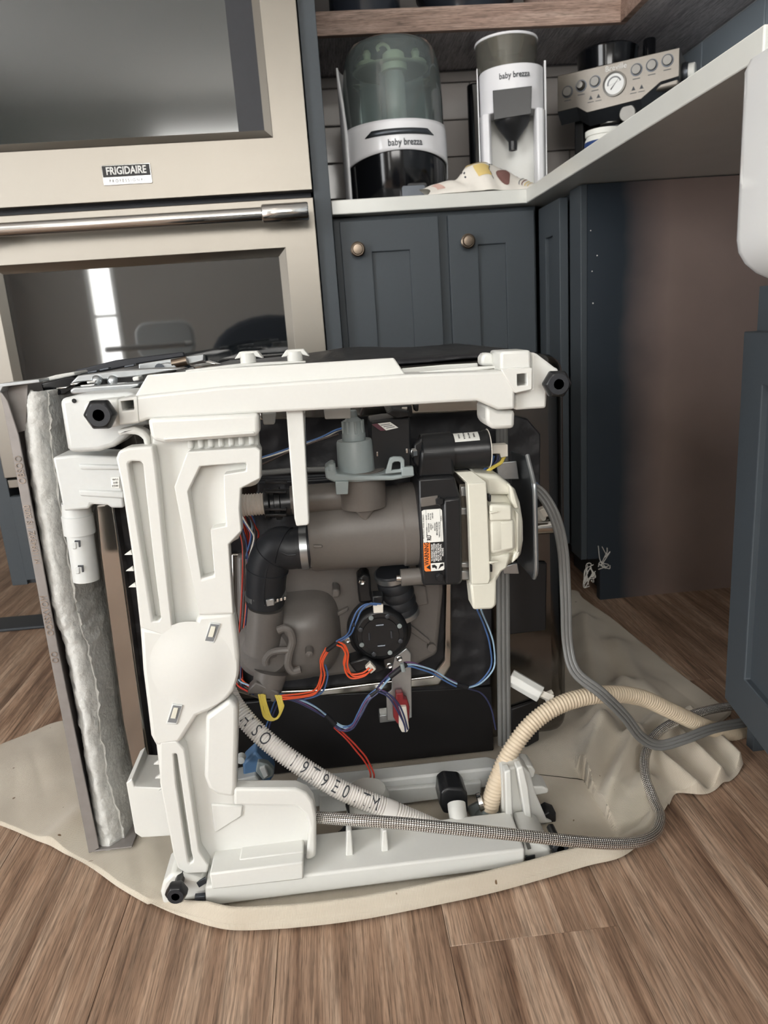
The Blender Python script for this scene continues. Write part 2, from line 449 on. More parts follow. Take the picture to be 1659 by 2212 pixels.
def cloth_mat():
    m = mat('canvas', rgb(196, 186, 170), 0.9, var=0.0, spec=0.15)
    N, L, b = nodes(m)
    tc = N.new('ShaderNodeTexCoord')
    wv = []
    for d in ('X', 'Y'):
        t = N.new('ShaderNodeTexWave'); t.bands_direction = d; t.inputs['Scale'].default_value = 210; t.inputs['Distortion'].default_value = 0.6
        t.inputs['Detail'].default_value = 1
        L.new(tc.outputs['Object'], t.inputs['Vector']); wv.append(t)
    ad = N.new('ShaderNodeMath'); ad.operation = 'ADD'
    L.new(wv[0].outputs['Fac'], ad.inputs[0]); L.new(wv[1].outputs['Fac'], ad.inputs[1])
    nz = N.new('ShaderNodeTexNoise'); nz.inputs['Scale'].default_value = 9; nz.inputs['Detail'].default_value = 6
    L.new(tc.outputs['Object'], nz.inputs['Vector'])
    cr = N.new('ShaderNodeValToRGB'); cr.color_ramp.elements[0].position = 0.3; cr.color_ramp.elements[1].position = 0.7
    cr.color_ramp.elements[0].color = rgb(186, 175, 158); cr.color_ramp.elements[1].color = rgb(202, 193, 177)
    L.new(nz.outputs['Fac'], cr.inputs[0])
    # sparse seed specks of raw cotton
    n2 = N.new('ShaderNodeTexNoise'); n2.inputs['Scale'].default_value = 130; n2.inputs['Detail'].default_value = 0
    L.new(tc.outputs['Object'], n2.inputs['Vector'])
    mr = N.new('ShaderNodeMapRange'); mr.inputs[1].default_value = 0.86; mr.inputs[2].default_value = 0.90
    L.new(n2.outputs['Fac'], mr.inputs[0])
    mx = N.new('ShaderNodeMix'); mx.data_type = 'RGBA'; L.new(mr.outputs[0], mx.inputs[0])
    L.new(cr.outputs[0], mx.inputs[6]); mx.inputs[7].default_value = rgb(110, 88, 66)
    L.new(mx.outputs[2], b.inputs['Base Color'])
    bp = N.new('ShaderNodeBump'); bp.inputs['Strength'].default_value = 0.35; bp.inputs['Distance'].default_value = 0.0008
    L.new(ad.outputs[0], bp.inputs['Height']); L.new(bp.outputs[0], b.inputs['Normal'])
    b.inputs['Sheen Weight'].default_value = 0.2
cloth_mat()

def mat_pad():
    # black bitumen pad with an embossed hexagon pattern
    m = mat('bitumen_pad', rgb(33, 33, 36), 0.5, var=0.0)
    N, L, b = nodes(m)
    tc = N.new('ShaderNodeTexCoord'); mp = N.new('ShaderNodeMapping'); mp.inputs['Scale'].default_value = (1, 0.2, 1); L.new(tc.outputs['Object'], mp.inputs[0])
    vo = N.new('ShaderNodeTexVoronoi'); vo.inputs['Scale'].default_value = 34; vo.inputs['Randomness'].default_value = 0.55; vo.feature = 'SMOOTH_F1'
    vo.inputs['Smoothness'].default_value = 0.5
    L.new(mp.outputs[0], vo.inputs['Vector'])
    nz = N.new('ShaderNodeTexNoise'); nz.inputs['Scale'].default_value = 60; L.new(tc.outputs['Object'], nz.inputs['Vector'])
    ad = N.new('ShaderNodeMath'); ad.operation = 'MULTIPLY_ADD'; ad.inputs[1].default_value = 0.25
    L.new(nz.outputs['Fac'], ad.inputs[0]); L.new(vo.outputs['Distance'], ad.inputs[2])
    bp = N.new('ShaderNodeBump'); bp.inputs['Strength'].default_value = 0.8; bp.inputs['Distance'].default_value = 0.008
    L.new(ad.outputs[0], bp.inputs['Height']); L.new(bp.outputs[0], b.inputs['Normal'])
mat_pad()
mat('pad_smooth', rgb(24, 23, 24), 0.45, bump=0.15, scale=24, var=0.15)

def hose_mats():
    # braided steel: crossing strands from the tube's own length/girth coordinates
    m = mat('braided_steel', rgb(176, 168, 156), 0.26, metal=0.85, var=0.0)
    N, L, b = nodes(m)
    uv = N.new('ShaderNodeUVMap'); sp = N.new('ShaderNodeSeparateXYZ'); L.new(uv.outputs[0], sp.inputs[0])
    hs = []
    for sgn in (1, -1):
        a = N.new('ShaderNodeMath'); a.operation = 'MULTIPLY'; a.inputs[1].default_value = 360.0; L.new(sp.outputs[0], a.inputs[0])
        c = N.new('ShaderNodeMath'); c.operation = 'MULTIPLY_ADD'; c.inputs[1].default_value = sgn * 2 * PI * 9; L.new(sp.outputs[1], c.inputs[0])
        a2 = N.new('ShaderNodeMath'); a2.operation = 'MULTIPLY'; a2.inputs[1].default_value = PI; L.new(a.outputs[0], a2.inputs[0])
        L.new(a2.outputs[0], c.inputs[2])
        s_ = N.new('ShaderNodeMath'); s_.operation = 'SINE'; L.new(c.outputs[0], s_.inputs[0]); hs.append(s_)
    mu = N.new('ShaderNodeMath'); mu.operation = 'MULTIPLY'; L.new(hs[0].outputs[0], mu.inputs[0]); L.new(hs[1].outputs[0], mu.inputs[1])
    mr = N.new('ShaderNodeMapRange'); mr.inputs[1].default_value = -0.5; mr.inputs[2].default_value = 0.5; L.new(mu.outputs[0], mr.inputs[0])
    mx = N.new('ShaderNodeMix'); mx.data_type = 'RGBA'; mx.inputs[6].default_value = rgb(92, 86, 80); mx.inputs[7].default_value = rgb(255, 252, 246)
    L.new(mr.outputs[0], mx.inputs[0]); L.new(mx.outputs[2], b.inputs['Base Color'])
    bp = N.new('ShaderNodeBump'); bp.inputs['Strength'].default_value = 0.7; bp.inputs['Distance'].default_value = 0.0015
    L.new(mr.outputs[0], bp.inputs['Height']); L.new(bp.outputs[0], b.inputs['Normal'])
    # white corrugated drain hose: dark lines in the valleys come from the geometry
    mat('white_hose', rgb(246, 243, 238), 0.4, var=0.03, scale=60)
    # printed ring text sits on the hose as its own geometry
hose_mats()

def side_panel_mat():
    # painted at the front, bare brown board further in (the paint stops in a soft ragged line)
    m = mat('part_painted_board', rgb(44, 52, 60), 0.5, var=0.0)
    N, L, b = nodes(m)
    tc = N.new('ShaderNodeTexCoord'); sp = N.new('ShaderNodeSeparateXYZ'); L.new(tc.outputs['Object'], sp.inputs[0])
    nz = N.new('ShaderNodeTexNoise'); nz.inputs['Scale'].default_value = 7; nz.inputs['Detail'].default_value = 5; L.new(tc.outputs['Object'], nz.inputs['Vector'])
    ad = N.new('ShaderNodeMath'); ad.operation = 'MULTIPLY_ADD'; ad.inputs[1].default_value = 0.05; L.new(nz.outputs['Fac'], ad.inputs[0]); L.new(sp.outputs[0], ad.inputs[2])
    mr = N.new('ShaderNodeMapRange'); mr.inputs[1].default_value = -0.19; mr.inputs[2].default_value = -0.09; L.new(ad.outputs[0], mr.inputs[0])
    n2 = N.new('ShaderNodeTexNoise'); n2.inputs['Scale'].default_value = 5; n2.inputs['Detail'].default_value = 8; L.new(tc.outputs['Object'], n2.inputs['Vector'])
    cr = N.new('ShaderNodeValToRGB'); cr.color_ramp.elements[0].color = rgb(126, 110, 104); cr.color_ramp.elements[1].color = rgb(160, 140, 132)
    L.new(n2.outputs['Fac'], cr.inputs[0])
    mx = N.new('ShaderNodeMix'); mx.data_type = 'RGBA'; mx.inputs[6].default_value = rgb(44, 52, 60)
    L.new(mr.outputs[0], mx.inputs[0]); L.new(cr.outputs[0], mx.inputs[7]); L.new(mx.outputs[2], b.inputs['Base Color'])
side_panel_mat()

def muslin_mat():
    m = mat('muslin', rgb(236, 231, 222), 0.85, bump=0.15, scale=120, var=0.02, spec=0.2)
muslin_mat()
mat('muslin_yellow', rgb(228, 202, 132), 0.85, var=0.06)
mat('muslin_brown', rgb(128, 92, 86), 0.85, var=0.12)
mat('muslin_pink', rgb(214, 178, 166), 0.85, var=0.06)
mat('sky_left', rgb(235, 242, 250), 0.5, var=0.0, emit=(0.98, 0.99, 1.0, 1), estr=SKY_LEFT)
mat('sky_rear', rgb(235, 242, 250), 0.5, var=0.0, emit=(1.0, 0.97, 0.92, 1), estr=SKY_REAR)
mat('sky_door', rgb(235, 242, 250), 0.5, var=0.0, emit=(1.0, 0.98, 0.94, 1), estr=SKY_DOOR)
mat('fill_glow', rgb(255, 244, 226), 0.5, var=0.0, emit=(1.0, 0.94, 0.84, 1), estr=2.0)
mat('white_trim', rgb(236, 236, 232), 0.5, var=0.01)
mat('dark_sofa', rgb(36, 38, 46), 0.8, bump=0.1, scale=90, var=0.05)
mat('sleeve_hose', rgb(222, 214, 204), 0.45, var=0.03)
mat('fluff', rgb(226, 224, 218), 0.9, var=0.05)

# ================================================================== THE SETTING
FX0, FX1, FY0, FY1 = -2.5, 1.128, -3.0, 2.355
fl = tag(MB().box((FX0, FY0, -0.03), (FX1, 3.4, -0.008)).build('floor', 'shade_dark'), 'oak-look plank floor running towards the back wall', kind='structure')
pw, pl = 0.183, 1.22
proto = None
ncol = int((FX1 - FX0) / pw) + 2
for i in range(ncol):
    x0 = FX1 + 0.047 - (i + 1) * pw
    off = 0.625 if i == 5 else 0.86 + 0.30 * ((i * 0.618) % 1.0)
    y = FY0 - pl + (off - FY0) % pl
    while y < 3.4:
        y0, y1 = max(y, FY0), min(y + pl, 3.4)
        xa, xb = max(x0, FX0), min(x0 + pw, FX1)
        if y1 - y0 > 0.03 and xb - xa > 0.02:
            full = (y1 - y0 > pl - 1e-4) and (xb - xa > pw - 1e-4)
            if full and proto is not None:
                link_copy(proto, 'plank', ((xa + xb) / 2, (y0 + y1) / 2, -0.008), fl)
            else:
                p = MB().box((xa + 0.0002, y0 + 0.0002, -0.008), (xb - 0.0002, y1 - 0.0002, 0)).build('plank', 'oak_floor', fl, bevel=0.0004, seg=1)
                if full: proto = p
        y += pl

def wall(name, a, b, m='wall_paint', label=None):
    return tag(MB().box(a, b).build(name, m, smooth=False), label, kind='structure')
WT = 0.1
wall_back = wall('wall_back', (-0.80, FY1, 0), (FX1 + WT, FY1 + WT, 2.45), 'grout_dark', 'wall behind the counter appliances with grey subway tile')
wall_right = wall('wall_right', (FX1, FY0, 0), (FX1 + WT, FY1, 2.45), 'grout', 'right wall with blue-grey subway tile')
wall('wall_far', (FX0, 3.4, 0), (-0.80, 3.5, 2.45), label='pale wall at the end of the passage beside the oven')
wall('wall_side', (-0.90, FY1 + WT, 0), (-0.80, 3.4, 2.45), label='side wall of the passage beside the oven')
tag(MB().box((FX0 - WT, FY0 - WT, 2.45), (FX1 + WT, 3.5, 2.55)).build('ceiling', 'ceiling_paint', smooth=False), 'plain white ceiling', kind='structure')

def wall_with_opening(name, axis, at0, at1, lo, hi, holes, label, m='wall_paint'):
    """wall slab (axis = 'X' or 'Y' is its normal) left open where the windows are"""
    b = MB()
    cuts = sorted(set([lo, hi] + [h for q in holes for h in q[:2]]))
    for c0, c1 in zip(cuts, cuts[1:]):
        spans = [(0.0, 2.45)]
        for h0, h1, z0, z1 in holes:
            if h0 <= c0 + 1e-6 and c1 <= h1 + 1e-6: spans = [(0.0, z0), (z1, 2.45)]
        for z0, z1 in spans:
            if z1 - z0 < 0.01: continue
            if axis == 'X': b.box((at0, c0, z0), (at1, c1, z1))
            else: b.box((c0, at0, z0), (c1, at1, z1))
    return tag(b.build(name, m, smooth=False), label, kind='structure')
W1 = (-2.0, -0.3, 0.08, 2.15)         # on the left wall, unseen; stretched down near the floor to light undersides
W2 = (-1.2, 0.5, 1.30, 2.25)         # on the rear wall
W3 = (-1.90, -1.66, 0.30, 2.02)      # narrow glazed door light, rear wall
wall_with_opening('wall_left', 'X', FX0 - WT, FX0, FY0, 3.4, [W1], 'left wall with a wide window set low for its light')
wall_with_opening('wall_rear', 'Y', FY0 - WT, FY0, FX0, FX1, [W2, W3], 'rear wall behind the camera with two windows')
def window(n, axis, at0, hole, m, mull, trans, label):
    h0, h1, z0, z1 = hole
    def pt(a, d, z): return (at0 + d, a, z) if axis == 'X' else (a, at0 + d, z)
    def bx(b, a0, a1, za, zb, d0, d1):
        p, q = pt(a0, d0, za), pt(a1, d1, zb)
        b.box(tuple(min(u, v) for u, v in zip(p, q)), tuple(max(u, v) for u, v in zip(p, q)))
    b = MB(); f = 0.035
    bx(b, h0, h1, z0, z0 + f, -0.06, 0.012); bx(b, h0, h1, z1 - f, z1, -0.06, 0.012)
    bx(b, h0, h0 + f, z0 + f, z1 - f, -0.06, 0.012); bx(b, h1 - f, h1, z0 + f, z1 - f, -0.06, 0.012)
    for k in range(1, mull):
        a = h0 + (h1 - h0) * k / mull; bx(b, a - 0.012, a + 0.012, z0 + f, z1 - f, -0.05, 0.0)
    for k in range(1, trans):
        a = z0 + (z1 - z0) * k / trans; bx(b, h0 + f, h1 - f, a - 0.012, a + 0.012, -0.05, 0.0)
    w_ = tag(b.build('window_%d' % n, 'white_trim', smooth=False), label, kind='structure')
    for i in range(mull):
        for j in range(trans):
            a0 = max(h0 + f, h0 + (h1 - h0) * i / mull + 0.012); a1 = min(h1 - f, h0 + (h1 - h0) * (i + 1) / mull - 0.012)
            c0 = max(z0 + f, z0 + (z1 - z0) * j / trans + 0.012); c1 = min(z1 - f, z0 + (z1 - z0) * (j + 1) / trans - 0.012)
            b = MB(); bx(b, a0, a1, c0, c1, -0.045, -0.035); b.build('pane', m, w_, smooth=False)
window(1, 'X', FX0, W1, 'sky_left', 2, 1, 'unseen wide window on the left wall, extended low to light undersides')
window(2, 'Y', FY0, W2, 'sky_rear', 2, 1, 'white-framed window high on the rear wall')
window(3, 'Y', FY0, W3, 'sky_door', 1, 3, 'narrow glazed door light on the rear wall')
# unseen ceiling lamp, added to brighten the closed room
lamp = thing('fill_lamp', (-0.7, 0.2, 2.43), 'unseen round ceiling lamp added as fill light above the kitchen floor', 'lamp')
MB().lathe((-0.7, 0.2, 2.45), (0, 0, -1), [(0.17, 0), (0.175, 0.02), (0.16, 0.03)], 32).build('rim', 'white_trim', lamp)
MB().lathe((-0.7, 0.2, 2.425), (0, 0, -1), [(0.155, 0), (0.15, 0.02), (0.10, 0.035), (0, 0.04)], 32).build('diffuser', 'fill_glow', lamp)

# ---- subway tiles: each a tile, children of their wall
def tiles_back():
    th, tw, g = 0.100, 0.30, 0.003
    z = 0.916; row = 0; pr = {}
    while z < 1.345:
        z1 = min(z + th, 1.346)
        x = 0.044 - (row % 2) * tw / 2
        while x < FX1 - 0.02:
            xa, xb = max(x, 0.044), min(x + tw - g, FX1 - 0.012)
            if xb - xa > 0.02:
                key = (round(xb - xa, 4), round(z1 - z, 4))
                if key in pr: link_copy(pr[key], 'tile', ((xa + xb) / 2, FY1 - 0.004, z), wall_back)
                else: pr[key] = MB().box((xa, FY1 - 0.008, z), (xb, FY1, z1 - g)).build('tile', 'grey_tile', wall_back, bevel=0.0025)
            x += tw
        z += th; row += 1
tiles_back()
def tiles_right():
    th, tw, g = 0.100, 0.30, 0.004
    z = 0.960; row = 0; pr = {}
    zs = [0.916] + [1.346 - th * k for k in range(4, 0, -1)] + [1.346]
    for row, (z, z1) in enumerate(zip(zs, zs[1:])):
        y = -0.2 + (row % 2) * tw * 0.42
        while y < FY1 - 0.01:
            ya, yb = y, min(y + tw - g, FY1 - 0.010)
            if yb - ya > 0.02:
                key = (round(yb - ya, 4), round(z1 - z, 4))
                if key in pr: link_copy(pr[key], 'tile', (FX1 - 0.004, (ya + yb) / 2, z), wall_right)
                else: pr[key] = MB().box((FX1 - 0.008, ya, z), (FX1, yb, z1 - g)).build('tile', 'blue_grey_tile', wall_right, bevel=0.002)
            y += tw
tiles_right()

# ================================================================== SHELF (L-shaped, runs along both walls)
SH0, SH1 = 1.348, 1.400
sh = thing('open_shelf', (0.6, 2.2, SH0), 'thick wooden open shelf running round the corner above the appliances', 'shelf')
MB().prism([(0.044, FY1 - 0.002, SH0), (0.044, 2.066, SH0), (0.843, 2.066, SH0), (0.843, 0.30, SH0), (FX1 - 0.002, 0.30, SH0), (FX1 - 0.002, FY1 - 0.002, SH0)], (0, 0, SH1 - SH0)).build('board', 'shelf_under', sh, smooth=False)
MB().box((0.044, 2.048, SH0 - 0.001), (0.843, 2.066, SH1 + 0.001)).build('front_edge', 'shelf_wood', sh, bevel=0.001)
MB().box((0.825, 0.30, SH0 - 0.001), (0.843, 2.048, SH1 + 0.001)).build('front_edge', 'shelf_wood', sh, bevel=0.001)
# things standing on the shelf (only their lowest edge shows)
def bowl(name, c, r, h, m, label, cat, foot=0.6):
    t = thing(name, c, label, cat)
    MB().lathe(c, (0, 0, 1), [(0, 0.0), (r * foot, 0.0), (r * foot, 0.006), (r * 0.85, h * 0.45), (r, h), (r * 0.96, h), (r * 0.8, h * 0.47), (0, 0.012)], 40).build('bowl_wall', m, t)
    MB().lathe(Vector(c) + Vector((0, 0, h)), (0, 0, 1), [(r * 0.985, -0.003), (r * 1.01, -0.001), (r * 1.01, 0.003), (r * 0.96, 0.003), (r * 0.96, -0.002)], 40).build('rim', m, t)
pot = thing('stock_pot', (0.185, 2.19, SH1 + 0.001), 'dark grey pot standing on the left end of the wooden shelf', 'pot')
MB().lathe((0.185, 2.19, SH1 + 0.001), (0, 0, 1), [(0, 0), (0.088, 0.0), (0.094, 0.008), (0.094, 0.13), (0.088, 0.13), (0.088, 0.01), (0, 0.008)], 40).build('pot_body', 'dark_ceramic', pot)
for s_ in (-1, 1):
    MB().tube(spline([(0.185 + s_ * 0.092, 2.16, 1.50), (0.185 + s_ * 0.115, 2.17, 1.505), (0.185 + s_ * 0.115, 2.21, 1.505), (0.185 + s_ * 0.092, 2.22, 1.50)], 4), 0.006, 8).build('handle', 'dark_ceramic', pot)
bowl('serving_bowl', (0.46, 2.19, SH1 + 0.001), 0.135, 0.075, 'dark_ceramic', 'wide dark bowl standing beside the pot on the wooden shelf', 'bowl', 0.75)
bk = thing('wicker_basket', (0.735, 2.19, SH1 + 0.001), 'striped woven basket at the right end of the wooden shelf', 'basket')
MB().lathe((0.735, 2.19, SH1 + 0.001), (0, 0, 1), [(0, 0), (0.10, 0.0), (0.112, 0.02), (0.12, 0.10), (0.113, 0.10), (0.104, 0.02), (0, 0.008)], 36).build('weave', 'wicker', bk)
MB().lathe((0.735, 2.19, SH1 + 0.101), (0, 0, 1), [(0.112, -0.004), (0.124, -0.002), (0.124, 0.006), (0.112, 0.006), (0.110, 0)], 36).build('rim', 'wicker', bk)

# ================================================================== TALL OVEN CABINET + DOUBLE OVEN
tc_ = thing('oven_cabinet', (-0.374, 2.0, 0), 'tall navy cabinet housing the double oven', 'cabinet')
OY = 1.69
MB().box((0.006, 1.705, 0.10), (0.042, FY1 - 0.002, 2.30)).box((-0.79, 1.705, 0.10), (-0.754, FY1 - 0.002, 2.30)).box((-0.754, 1.78, 0.325), (0.006, FY1 - 0.002, 0.345)).box((-0.754, 1.72, 1.66), (0.006, FY1 - 0.002, 2.30)).box((-0.754, 2.33, 0.345), (0.006, FY1 - 0.002, 1.66)).build('carcass', 'navy_paint', tc_, bevel=0.001)
dr = MB().box((-0.75, 1.690, 0.115), (0.002, 1.712, 0.318)).build('drawer_front', 'navy_paint', tc_, bevel=0.002)
MB().box((-0.755, 1.715, 0.10), (0.006, 1.80, 0.115)).box((-0.755, 1.765, 0.0), (0.040, 1.785, 0.10)).build('toe_kick', 'navy_inner', tc_)

ov = thing('double_wall_oven', (-0.374, 1.9, 0.345), 'stainless steel double wall oven with dark glass doors', 'oven')
MB().box((-0.748, 1.722, 0.36), (0.0, 2.25, 1.64)).build('oven_body', 'shade_dark', ov)
def oven_door(z0, z1, wx0, wx1, wz0, wz1, gl, name):
    x0, x1 = -0.752, 0.004
    d = MB()
    outer = [(x0, OY, z0), (x1, OY, z0), (x1, OY, z1), (x0, OY, z1)]
    inner = [(wx0, OY, wz0), (wx1, OY, wz0), (wx1, OY, wz1), (wx0, OY, wz1)]
    d.ring(outer, inner, (0, 0.028, 0))
    o = d.build(name, 'brushed_steel', ov, bevel=0.0015)
    bw = 0.016
    b = MB()
    in2 = [(wx0 + bw, OY + 0.010, wz0 + bw), (wx1 - bw, OY + 0.010, wz0 + bw), (wx1 - bw, OY + 0.010, wz1 - bw), (wx0 + bw, OY + 0.010, wz1 - bw)]
    A = [b.v(p) for p in inner]; B = [b.v(p) for p in in2]; C = [b.v((p[0], p[1] + 0.012, p[2])) for p in in2]
    for k in range(4):
        j = (k + 1) % 4
        b.face([A[k], A[j], B[j], B[k]]); b.face([B[k], B[j], C[j], C[k]])
    b.build('window_bevel', 'brushed_steel', o, smooth=False)
    MB().box((wx0 + bw - 0.004, OY + 0.012, wz0 + bw - 0.004), (wx1 - bw + 0.004, OY + 0.018, wz1 - bw + 0.004)).build('window_glass', gl, o, smooth=False)
    return o
ud = oven_door(0.932, 1.50, -0.676, -0.070, 1.040, 1.41, 'oven_glass_upper', 'upper_door')
ld = oven_door(0.362, 0.918, -0.690, -0.066, 0.440, 0.818, 'oven_glass', 'lower_door')
# dark edge strip inside the upper glass
MB().box((-0.140, OY + 0.0115, 1.056), (-0.086, OY + 0.0125, 1.394)).build('glass_border', 'shade_dark', ud, smooth=False)
MB().box((-0.752, OY + 0.005, 1.505), (0.004, OY + 0.03, 1.645)).build('control_panel', 'brushed_steel', ov, bevel=0.001)
MB().box((-0.752, OY + 0.012, 0.336), (0.004, OY + 0.03, 0.356)).build('bottom_trim', 'brushed_steel', ov, bevel=0.002)
def oven_handle(z, door):
    y = 1.635
    h = MB().tube([(-0.735, y, z), (-0.014, y, z)], 0.0135, 20).build('handle_bar', 'chrome', door)
    for xa, xb in ((-0.74, -0.645), (-0.105, -0.008)):
        e = MB().tube([(xa, y, z), (xa + 0.003, y, z), (xb - 0.003, y, z), (xb, y, z)], [0.0165, 0.0185, 0.0185, 0.0165], 24)
        e.box(((xa + xb) / 2 - 0.03, y, z - 0.009), ((xa + xb) / 2 + 0.03, OY, z + 0.009))
        e.build('end_cap', 'chrome', h, bevel=0.001)
oven_handle(0.882, ld)
oven_handle(1.462, ud)
bd = MB().box((-0.431, OY - 0.002, 0.964), (-0.330, OY, 1.003)).build('badge', 'chrome', ud, bevel=0.0008)
MB().box((-0.4295, OY - 0.0028, 0.9795), (-0.3315, OY - 0.002, 1.0015)).build('badge_plate', 'print_black', bd, smooth=False, label='dark plate with raised silver brand lettering')
text('lettering', 'FRIGIDAIRE', 0.0205, (-0.3805, OY - 0.0032, 0.9905), 'print_white', bd, sx=0.80, bold=0.0004)
text('lettering', 'P R O F E S S I O N A L', 0.0085, (-0.3805, OY - 0.0024, 0.9715), 'print_grey', bd, sx=0.90, bold=0.0002)

# ================================================================== BASE CABINETS
bc = thing('base_cabinet', (0.28, 2.0, 0), 'navy two-door base cabinet under the back counter', 'cabinet')
MB().box((0.044, 1.762, 0.10), (0.512, 2.30, 0.882)).build('carcass', 'navy_paint', bc, bevel=0.001)
MB().box((0.044, 1.82, 0.0), (0.512, 1.84, 0.10)).build('toe_kick', 'navy_inner', bc)
def shaker(name, parent, o, ux, w_, z0, z1, stile, rail, m='navy_paint', t=0.019, nrm=(0, -1, 0), pst=None):
    """door: outer frame with a recessed centre panel. o = lower start corner on the front face, ux = direction along the door"""
    o = Vector(o); ux = Vector(ux); n = Vector(nrm)
    sl, sr = stile if isinstance(stile, tuple) else (stile, stile)
    q = lambda a, z: o + ux * a + Vector((0, 0, z))
    H = z1 - z0
    outer = [q(0, 0), q(w_, 0), q(w_, H), q(0, H)]
    inner = [q(sl, rail), q(w_ - sr, rail), q(w_ - sr, H - rail), q(sl, H - rail)]
    d = MB().ring(outer, inner, -n * t).build(name, m, parent, bevel=0.0016)
    MB().prism([p - n * 0.008 for p in inner], -n * 0.008).build('center_panel', m, d, smooth=False)
    return d
def knob(door, c, nrm=(0, -1, 0)):
    k = MB().lathe(c, nrm, [(0.006, 0), (0.006, 0.010), (0.011, 0.014), (0.0165, 0.017), (0.0165, 0.021), (0.0135, 0.023), (0.013, 0.0215), (0, 0.0215)], 28).build('knob', 'brass_knob', door)
    MB().lathe(Vector(c) + Vector(nrm) * 0.0215, nrm, [(0.0122, 0), (0.0105, 0.003), (0, 0.004)], 24).build('knob_face', 'brass_knob', k)
d1 = shaker('door', bc, (0.058, 1.742, 0.115), (1, 0, 0), 0.224, 0.115, 0.872, 0.069, 0.069)
d2 = shaker('door', bc, (0.304, 1.742, 0.115), (1, 0, 0), 0.200, 0.115, 0.872, 0.068, 0.068)
knob(d1, (0.094, 1.742, 0.809)); knob(d2, (0.345, 1.742, 0.811))

cc = thing('corner_cabinet', (0.8, 1.9, 0), 'navy corner cabinet whose bare side lines the empty dishwasher opening', 'cabinet')
MB().box((0.546, 1.535, 0.10), (1.12, 1.76, 0.882)).box((0.546, 1.760, 0.10), (0.60, 2.30, 0.882)).build('carcass', 'navy_inner', cc, bevel=0.001)
MB().prism([(0.546, 1.513, 0.10), (0.576, 1.513, 0.10), (0.576, 1.513, 0.0), (1.12, 1.513, 0.0), (1.12, 1.513, 0.882), (0.546, 1.513, 0.882)], (0, 0.020, 0)).build('side_panel', 'part_painted_board', cc, smooth=False, label='bare brown board side, painted navy only at the front')
MB().box((0.532, 1.513, 0.10), (0.546, 1.580, 0.882)).build('face_stile', 'navy_paint', cc, bevel=0.0015)
shaker('door', cc, (0.514, 1.742, 0.115), (0, -1, 0), 0.150, 0.115, 0.872, 0.048, 0.069, nrm=(-1, 0, 0))
MB().box((0.600, 1.533, 0.0), (0.612, 1.76, 0.10)).build('toe_kick', 'navy_inner', cc)
# chipped paint and fluff left in the opening
for (x, y, sc) in ((1276, 498, 1.0), (1290, 552, 1.1), (1279, 586, 1.0), (1281, 655, 1.2)):
    c = P(x, y, 1.5125)
    MB().lathe(c, (0, -1, 0), [(0.0014 * sc, 0), (0.0008 * sc, 0.0004), (0, 0.0005)], 5).build('paint_chip', 'fluff', cc)
for (x, y, n) in ((1273, 1243, 9), (1303, 1203, 5)):
    b = MB(); c = P(x, y, 1.508)
    for k in range(n):
        pts = [c + Vector((random.uniform(-.016, .016), random.uniform(-.008, 0), random.uniform(-.028, .028))) for _ in range(4)]
        b.tube(spline(pts, 5), 0.0009, 5)
    tag(b.build('lint_tuft', 'fluff'), ['tuft of grey lint hanging low on the corner cabinet edge', 'small lint tuft on the bare cabinet side near the floor'][0 if n == 9 else 1], 'lint')

sc_ = thing('sink_cabinet', (0.8, 0.45, 0), 'navy sink base cabinet with its door ajar below the apron sink', 'cabinet')
MB().box((0.552, 0.868, 0.10), (0.572, 0.915, 0.655)).box((0.552, 0.0, 0.10), (0.572, 0.46, 0.655)).box((0.552, 0.46, 0.615), (0.572, 0.868, 0.655)).box((0.552, 0.46, 0.10), (0.572, 0.868, 0.118)).box((0.572, 0.897, 0.0), (1.12, 0.915, 0.882)).box((0.572, 0.0, 0.10), (1.12, 0.897, 0.118)).build('carcass', 'navy_paint', sc_, bevel=0.001)
ang = math.radians(9.0)
ddir = Vector((-math.sin(ang), -math.cos(ang), 0)); dn = Vector((-math.cos(ang), math.sin(ang), 0))
shaker('door', sc_, Vector((0.529, 0.905, 0.088)), ddir, 0.42, 0.088, 0.601, 0.062, 0.062, nrm=dn)
MB().box((0.612, 0.0, 0.0), (0.625, 0.897, 0.10)).build('toe_kick', 'navy_inner', sc_)

# ================================================================== COUNTERTOP, SINK
ct = tag(MB().prism([(0.0425, 1.722, 0.884), (0.481, 1.722, 0.884), (0.481, 0.815, 0.884), (0.94, 0.815, 0.884), (0.94, -0.02, 0.884), (FX1 - 0.009, -0.02, 0.884), (FX1 - 0.009, FY1 - 0.009, 0.884), (0.0425, FY1 - 0.009, 0.884)], (0, 0, 0.030)).build('countertop', 'quartz', bevel=0.002), 'white quartz countertop turning the corner above the navy cabinets', 'countertop')

